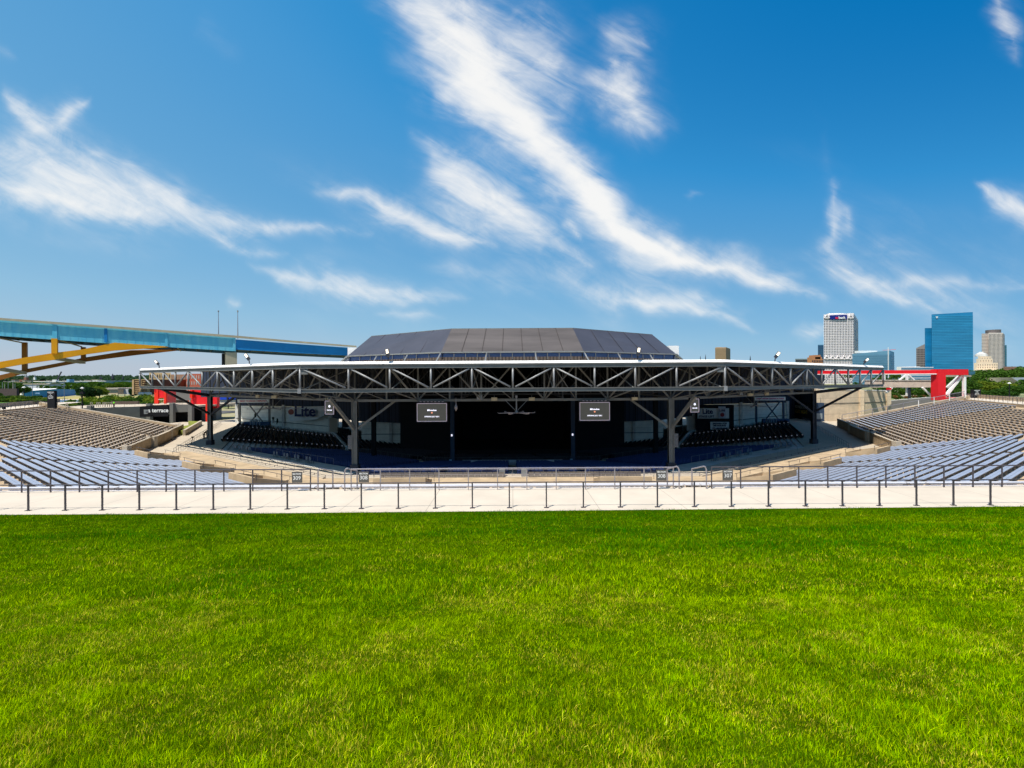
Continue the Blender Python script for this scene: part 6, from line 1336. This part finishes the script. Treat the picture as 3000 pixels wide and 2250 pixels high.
# grass corner and low wall by the left path
a, b, c = PG(543, 1276, 7.6), PG(592, 1245, 7.6), PG(556, 1240, 7.6)
g = empty('planter_wall', a, 'low pale concrete planter wall with yellowish grass, beside the left path', 'planter'); MB().wall((a.x, a.y), (b.x, b.y), -.5, 7.5, 8.9).build('wall', m_conc, g)
MB().prism([(a.x - .4, a.y + .4), (b.x - .4, b.y), (b.x - 6, b.y + 3), (-86, 128), (-84, 116)], 7.5, 8.6).build('turf', mat('yellow_turf', (.20, .22, .03), .95, var=.25), g)

# ================================================================ right: concrete wall, red and white gate
cw = empty('concrete_wall', (95, 142, 7), 'tall sunlit tan concrete panel wall at the right end of the roof', 'wall')
a, b = P(2383, 1141, 140), P(2597, 1145, 150)
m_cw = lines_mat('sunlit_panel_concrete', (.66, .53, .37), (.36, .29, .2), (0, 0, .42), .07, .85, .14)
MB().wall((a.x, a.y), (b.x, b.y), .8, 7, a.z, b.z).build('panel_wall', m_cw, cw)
MB().beam(a + Vector((0, -.4, .1)), b + Vector((0, -.4, .1)), 1.0, .25).build('coping', m_white, cw)
for px in (2387, 2512, 2594):
    f = (px - 2383) / (2597 - 2383); q = a.lerp(b, f); MB().box((q.x, q.y - .9, (q.z + 7) / 2), (1.2, 1.2, q.z - 7 + .3)).build('pilaster', m_cw, cw)
MB().box(((a.x + b.x) / 2, (a.y + b.y) / 2 - .9, 12.6), ((b - a).length, .1, .12), math.atan2(b.y - a.y, b.x - a.x)).build('cable', m_dark, cw)
q = P(2401, 1213, 138); MB().box(tuple(q), (2.4, .5, 6.5)).build('notice_board', m_colblue, cw); MB().box((q.x - .2, q.y - .3, q.z - .6), (1.6, .06, 1.6)).build('notice', mat('grey_notice', (.22, .26, .28), .6), cw)
q = P(2372, 1200, 145); MB().box((q.x, q.y, 10.5), (1.2, 1.5, 7)).build('corner_pier', m_conc, cw)
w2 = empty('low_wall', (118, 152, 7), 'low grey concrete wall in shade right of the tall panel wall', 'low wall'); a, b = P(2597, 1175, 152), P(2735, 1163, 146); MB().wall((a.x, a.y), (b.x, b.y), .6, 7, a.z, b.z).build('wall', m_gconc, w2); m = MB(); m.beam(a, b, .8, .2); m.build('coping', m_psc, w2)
gate = empty('red_gate', (116, 130, 14), 'large red and white steel entrance gate with a long red beam on the right', 'gate')
D = 128
rr(2748, 1082, 2771, 1173, D, D, m_red, 'upright', gate, 2.2); rr(2771, 1082, 2837, 1098.5, D, D, m_red, 'top_beam', gate, 2.2); rr(2771, 1165, 2836, 1173, D - .5, D - .5, m_red, 'base_beam', gate, 3)
a, b = P(2748, 1089.5, D + .5), P(2400, 1091, 158); MB().beam(a, b, 1.6, 1.05).build('long_beam', m_red, gate); a, b = P(2748, 1095.5, D + .5), P(2400, 1096.6, 158); MB().beam(a, b, 1.8, .22).build('white_flange', m_white, gate)
def gb_(x0_, y0_, x1_, y1_, D0, D1, w, nm='white_strut', mm=None): MB().beam(P(x0_, y0_, D0), P(x1_, y1_, D1), w, w).build(nm, mm or m_white, gate)
gb_(2824.5, 1099, 2824.5, 1166, D + .5, D + .5, .6); gb_(2772, 1158, 2816, 1101, D + 1, D + 1, .62); gb_(2773, 1136, 2808, 1103, D + 6, D + 6, .5, 'white_strut', m_psc)
gb_(2737, 1096, 2737, 1163, 132, 132, .6); gb_(2657, 1097, 2657, 1160, 140, 140, .5); gb_(2589, 1098, 2589, 1116, 146, 146, .6); gb_(2634, 1114, 2655, 1098, 141, 141, .36); gb_(2679, 1114, 2661, 1098, 140, 140, .36); gb_(2702, 1135, 2730, 1162, 135, 135, .42); gb_(2596, 1151, 2613, 1135, 146, 146, .5); gb_(2744, 1097, 2744, 1165, 131, 131, .5, 'grey_strut', m_psc)
rr(2536, 1114, 2734, 1135, 150, 133, mat('beige_panel', (.52, .43, .37), .7), 'beige_parapet', gate, .4); rr(2536, 1113, 2734, 1114.2, 149.8, 132.8, m_white, 'parapet_cap', gate, .6)
gb_(2664, 1136, 2664, 1166, 139, 139, .5, 'dark_post', m_dark); rr(2604, 1136, 2612, 1142, 145, 145, m_red, 'bracket', gate, 1)
rr(2772, 1099, 2846, 1104, 170, 175, m_conc, 'rear_canopy', gate, 6)
p = PG(2836, 1178, 14.7); 
lowbox('pale concrete retaining wall with rail beyond the right rim', 2910, 3060, 1163, 1170, 150, m_conc, 1.2, name='retaining_wall', cat='retaining wall'); lowbox('grey concrete block wall right of the squat totem sign', 2896, 2909, 1162, 1179, 132, m_psc, 4, name='block_wall', cat='low wall'); lowbox('blue green panel right of the squat totem sign', 2875, 2896, 1166, 1176, 133, mat('blue_green_panel', (.06, .14, .18), .7), 1, name='panel', cat='panel')
a, b = P(2900, 1162, 165), P(3060, 1160, 165); rail('park_fence', 'dark park fence below the right grove', [(a.x, a.y, a.z - 1.5), (b.x, b.y, b.z - 1.5)], 1.6, 1.6, m_dark, base=False)

# ================================================================ vehicles
m_tyre = mat('tyre_rubber', (.012, .012, .012), .85); m_hub = mat('wheel_silver', (.35, .35, .36), .4, .6)
def car(c, rz, paint, label):
    g = empty('parked_car', c, label, 'car'); ca, sa = math.cos(rz), math.sin(rz); T_ = lambda x, y, z: (c[0] + x * ca - y * sa, c[1] + x * sa + y * ca, c[2] + z)
    prof = [(-2.25, .35), (-2.3, .95), (-2.1, 1.12), (-1.55, 1.72), (.35, 1.75), (1.15, 1.12), (2.15, .98), (2.3, .7), (2.28, .35)]; m = MB(); vs = [T_(x, -.9, z) for x, z in prof] + [T_(x, .9, z) for x, z in prof]; n = len(prof)
    m.add(vs, [tuple(range(n)), tuple(range(2 * n - 1, n - 1, -1))] + [(i, n + i, n + (i + 1) % n, (i + 1) % n) for i in range(n)]).build('body', paint, g)
    for s in (-.912, .912):
        m = MB(); m.add([T_(x, s, z) for x, z in ((-1.75, 1.15), (-1.4, 1.62), (.28, 1.64), (.85, 1.15))], [(0, 1, 2, 3)]); m.build('side_window', m_glass, g)
        for x in (-1.45, 1.4):
            w = MB().tube(T_(x, s * .9, .36), T_(x, s * 1.06, .36), .36, 16).build('wheel', m_tyre, g); MB().tube(T_(x, s * .9, .36), T_(x, s * 1.08, .36), .2, 12).build('rim', m_hub, w)
    for s in (-.65, .65): MB().box(T_(2.27, s, .8), (.12, .35, .16), rz).build('headlight', m_ptxt, g)
p = P(1013, 1252, 168); car((p.x, 168, 7.35), 0.1, mat('taxi_yellow', (.75, .42, .01), .4, spec=.5), 'yellow car parked beyond the left gate opening')
q = MB(); 
p = P(570, 1216, 172); car((p.x, 172, 7.35), 0.3, mat('dark_car_paint', (.02, .025, .035), .3, spec=.6), 'dark car parked in the passage under the red building')

# ================================================================ people
m_skin = mat('skin', (.45, .24, .15), .6, var=.06, scale=8)
def person(c, face, h, shirt, trousers, hair, label, pose='stand', hold=None):
    """one continuous skinned body; clothing and hair as children"""
    g = empty('person', c, label, 'person'); k = h / 1.75; fx, fy = math.cos(face), math.sin(face); rx, ry = fy, -fx
    def J(f, r, z): return Vector(((f * fx + r * rx) * k, (f * fy + r * ry) * k, z * k))
    lean = .42 if pose == 'lean' else .04
    j = {}; j['pel'] = J(0, 0, .95); j['sp'] = J(lean * .35, 0, 1.18); j['ch'] = J(lean * .75, 0, 1.38 - lean * .12); j['nk'] = J(lean * .95, 0, 1.50 - lean * .2); j['hd'] = J(lean * 1.15, 0, 1.62 - lean * .25); j['tp'] = J(lean * 1.2, 0, 1.70 - lean * .27)
    V = [j['pel'], j['sp'], j['ch'], j['nk'], j['hd'], j['tp']]; Rr = [.15, .14, .165, .06, .095, .07]; E = [(0, 1), (1, 2), (2, 3), (3, 4), (4, 5)]
    for s in (-1, 1):
        o = len(V); st = .07 if s > 0 else -.04
        V += [J(0, .10 * s, .88), J(st, .11 * s, .5), J(st * .6, .12 * s, .09), J(st * .6 + .13, .13 * s, .05)]; Rr += [.10, .065, .045, .04]; E += [(0, o), (o, o + 1), (o + 1, o + 2), (o + 2, o + 3)]
        o = len(V); ch = j['ch']; sh = ch + J(0, .2 * s, .06)
        if pose == 'lean': el, ha = sh + J(.08 + .1 * s, .08 * s, -.28), sh + J(.30, .02 * s, -.46)
        elif pose == 'hold': el, ha = sh + J(.05, .06 * s, -.28), sh + J(.30, -.06 * s, -.24)
        else: el, ha = sh + J(-.02, .06 * s, -.28), sh + J(.06, .07 * s, -.53)
        V += [sh, el, ha]; Rr += [.065, .045, .034]; E += [(2, o), (o, o + 1), (o + 1, o + 2)]
        d = (ha - el).normalized(); side = Vector((rx, ry, 0)); hw = len(V) - 1; V.append(ha + d * .07 * k); Rr.append(.036); E.append((hw, hw + 1)); pm = hw + 1
        for q_, L in zip((-1.2, -.4, .4, 1.2), (.055, .07, .065, .05)): V.append(ha + d * (.09 + L) * k + side * (q_ * .018 * k) + Vector((0, 0, -.012))); Rr.append(.0095); E.append((pm, len(V) - 1))
        V.append(ha + d * .07 * k + side * (-.05 * s * k)); Rr.append(.011); E.append((hw, len(V) - 1))
    def skin(name, V, E, Rr, m, par, sub=2, root=0):
        me = bpy.data.meshes.new(name); me.from_pydata([tuple(v) for v in V], E, []); o = bpy.data.objects.new(name, me); col.objects.link(o); o.parent = par; ORG[o.name] = Vector()
        md = o.modifiers.new('skin', 'SKIN'); lay = me.skin_vertices[0] if me.skin_vertices else None
        if lay is None:
            me.skin_vertices.new() if hasattr(me.skin_vertices, 'new') else None
            lay = me.skin_vertices[0]
        for i, r in enumerate(Rr): lay.data[i].radius = (r * k, r * k); lay.data[i].use_root = (i == root)
        sb_ = o.modifiers.new('sub', 'SUBSURF'); sb_.levels = sub; sb_.render_levels = sub
        dg = bpy.context.evaluated_depsgraph_get(); dg.update(); ev = bpy.data.meshes.new_from_object(o.evaluated_get(dg)); ev.name = name; o.modifiers.clear(); o.data = ev; ev.materials.clear(); ev.materials.append(m); ev.shade_smooth(); return o
    body = skin('body', V, E, Rr, m_skin, g)
    # shirt, trousers, hair, shoes follow the body slightly proud of it
    skin('shirt', [j['pel'] + J(0, 0, .02), j['sp'], j['ch'], j['ch'] + J(0, -.2, .06), j['ch'].lerp(V[9 + 0], 0) + J(0, .2, .06), j['ch'] + J(.04, -.24, -.1), j['ch'] + J(.04, .24, -.1)], [(0, 1), (1, 2), (2, 3), (2, 4), (3, 5), (4, 6)], [.17, .16, .185, .085, .085, .07, .07], shirt, g)
    tv, te, tr_ = [j['pel']], [], [.17]
    for s in (-1, 1):
        o = len(tv); st = .07 if s > 0 else -.04; tv += [J(0, .10 * s, .86), J(st, .11 * s, .5), J(st * .6, .12 * s, .12)]; tr_ += [.115, .085, .07]; te += [(0, o), (o, o + 1), (o + 1, o + 2)]
    skin('trousers', tv, te, tr_, trousers, g)
    hd = j['hd']; hm = MB(); hm.lathe(tuple(hd + J(-.015, 0, .0)), [(.098 * k, .0), (.108 * k, .05 * k), (.085 * k, .11 * k), (.03 * k, .135 * k)], 12); o = hm.build('hair', hair, None, smooth=True); o.parent = g; ORG[o.name] = Vector()
    fm = MB()
    for s in (-1, 1): e = hd + J(.092, .033 * s, .02); fm.box(tuple(e), (.02, .02, .012))
    fm.box(tuple(hd + J(.10, 0, -.01)), (.022, .018, .035)); o = fm.build('face_features', mat('face_dark', (.15, .07, .05), .6), None); o.parent = g; ORG[o.name] = Vector()
    for s in (-1, 1):
        st = .07 if s > 0 else -.04; sm = MB(); p_ = J(st * .6 + .05, .125 * s, .045); sm.box(tuple(p_), (.27 * k * abs(fx) + .1 * k * abs(fy), .27 * k * abs(fy) + .1 * k * abs(fx), .09 * k)); o = sm.build('shoe', m_dark, None); o.parent = g; ORG[o.name] = Vector()
    return g
p = PG(597.5, 1285, 7.6); person((p.x, p.y, 7.605), R_(-20), 1.8, mat('olive_shirt', (.035, .06, .02), .8), mat('dark_trousers', (.02, .02, .025), .8), m_dark, 'person in an olive shirt leaning forward by the left rail, near the outer column', 'lean')
p = PG(603, 1284, 7.6); person((p.x + .3, p.y, 7.605), R_(170), 1.85, mat('mint_shirt', (.25, .5, .35), .8), MATS['dark_trousers'], mat('dark_red_hair', (.10, .02, .03), .8), 'person in a pale green shirt bending beside the outer column', 'hold')
p = P(334, 1188, 139); person((p.x, p.y, 12.75), R_(-80), 1.75, mat('neon_green_vest', (.18, .85, .02), .7), MATS['dark_trousers'], mat('neon_cap', (.2, .8, .03), .7), 'person in a neon green shirt and cap on the left terrace deck')
p = PG(564, 1303, 7.6); g = empty('tripod', (p.x, p.y, 7.6), 'dark camera on a tripod standing on the left path beside the rail', 'tripod')
for i in range(3):
    an = 2.1 * i + .5; MB().tube((p.x, p.y, 8.85), (p.x + math.cos(an) * .5, p.y + math.sin(an) * .5, 7.6), .03, 6).build('leg', m_dark, g)
MB().box((p.x, p.y, 9.1), (.3, .35, .28)).build('camera_body', m_black, g); MB().tube((p.x, p.y, 8.8), (p.x, p.y, 9.0), .05).build('head', m_black, g)
# potted cypresses on the left platform
for px, yt, yb, nm in ((748, 1206, 1232, 'left of the X brace'), (800, 1218, 1236, 'middle one by the low planter'), (812, 1220, 1252, 'tallest, nearest the Lite banner')):
    D = 133; a, b = P(px, yt, D), P(px, yb, D); g = empty('potted_cypress', b, f'slim dark cypress in a pot, {nm}', 'potted tree', 'slim potted cypresses'); h = a.z - b.z
    V = crown_np(int(px), 500, .35, 1, .06, 7); V[:, :, 2] *= h * .5; V[:, :, 2] += h * .55; me = quads_mesh('foliage', V); me.materials.append(m_leafd); o = bpy.data.objects.new('foliage', me); col.objects.link(o); o.parent = g; ORG[o.name] = Vector()
    MB().lathe(tuple(b - Vector((0, 0, .3))), [(.3, 0), (.42, .7)], 10).build('pot', m_psc, g)
for i, px in enumerate((738, 750, 757, 2250, 2262, 2270)):
    q = P(px, 1238 if px < 1000 else 1233, 131); nm = 'left' if px < 1000 else 'right'; g = empty('bar_table', q, f'small pale blue bar table, {ORD[i % 3 + 1]} from the left, under the {nm} X braced canopy', 'table', 'bar tables under the X braced canopies'); MB().box(tuple(q + Vector((0, 0, .6))), (.9, .7, .06)).build('tabletop', mat('pale_blue_top', (.4, .48, .55), .6), g)
    for dx in (-.35, .35): MB().box((q.x + dx, q.y, q.z), (.06, .5, 1.2)).build('leg', MATS['pale_blue_top'], g)
print('objects', len(scene.objects))
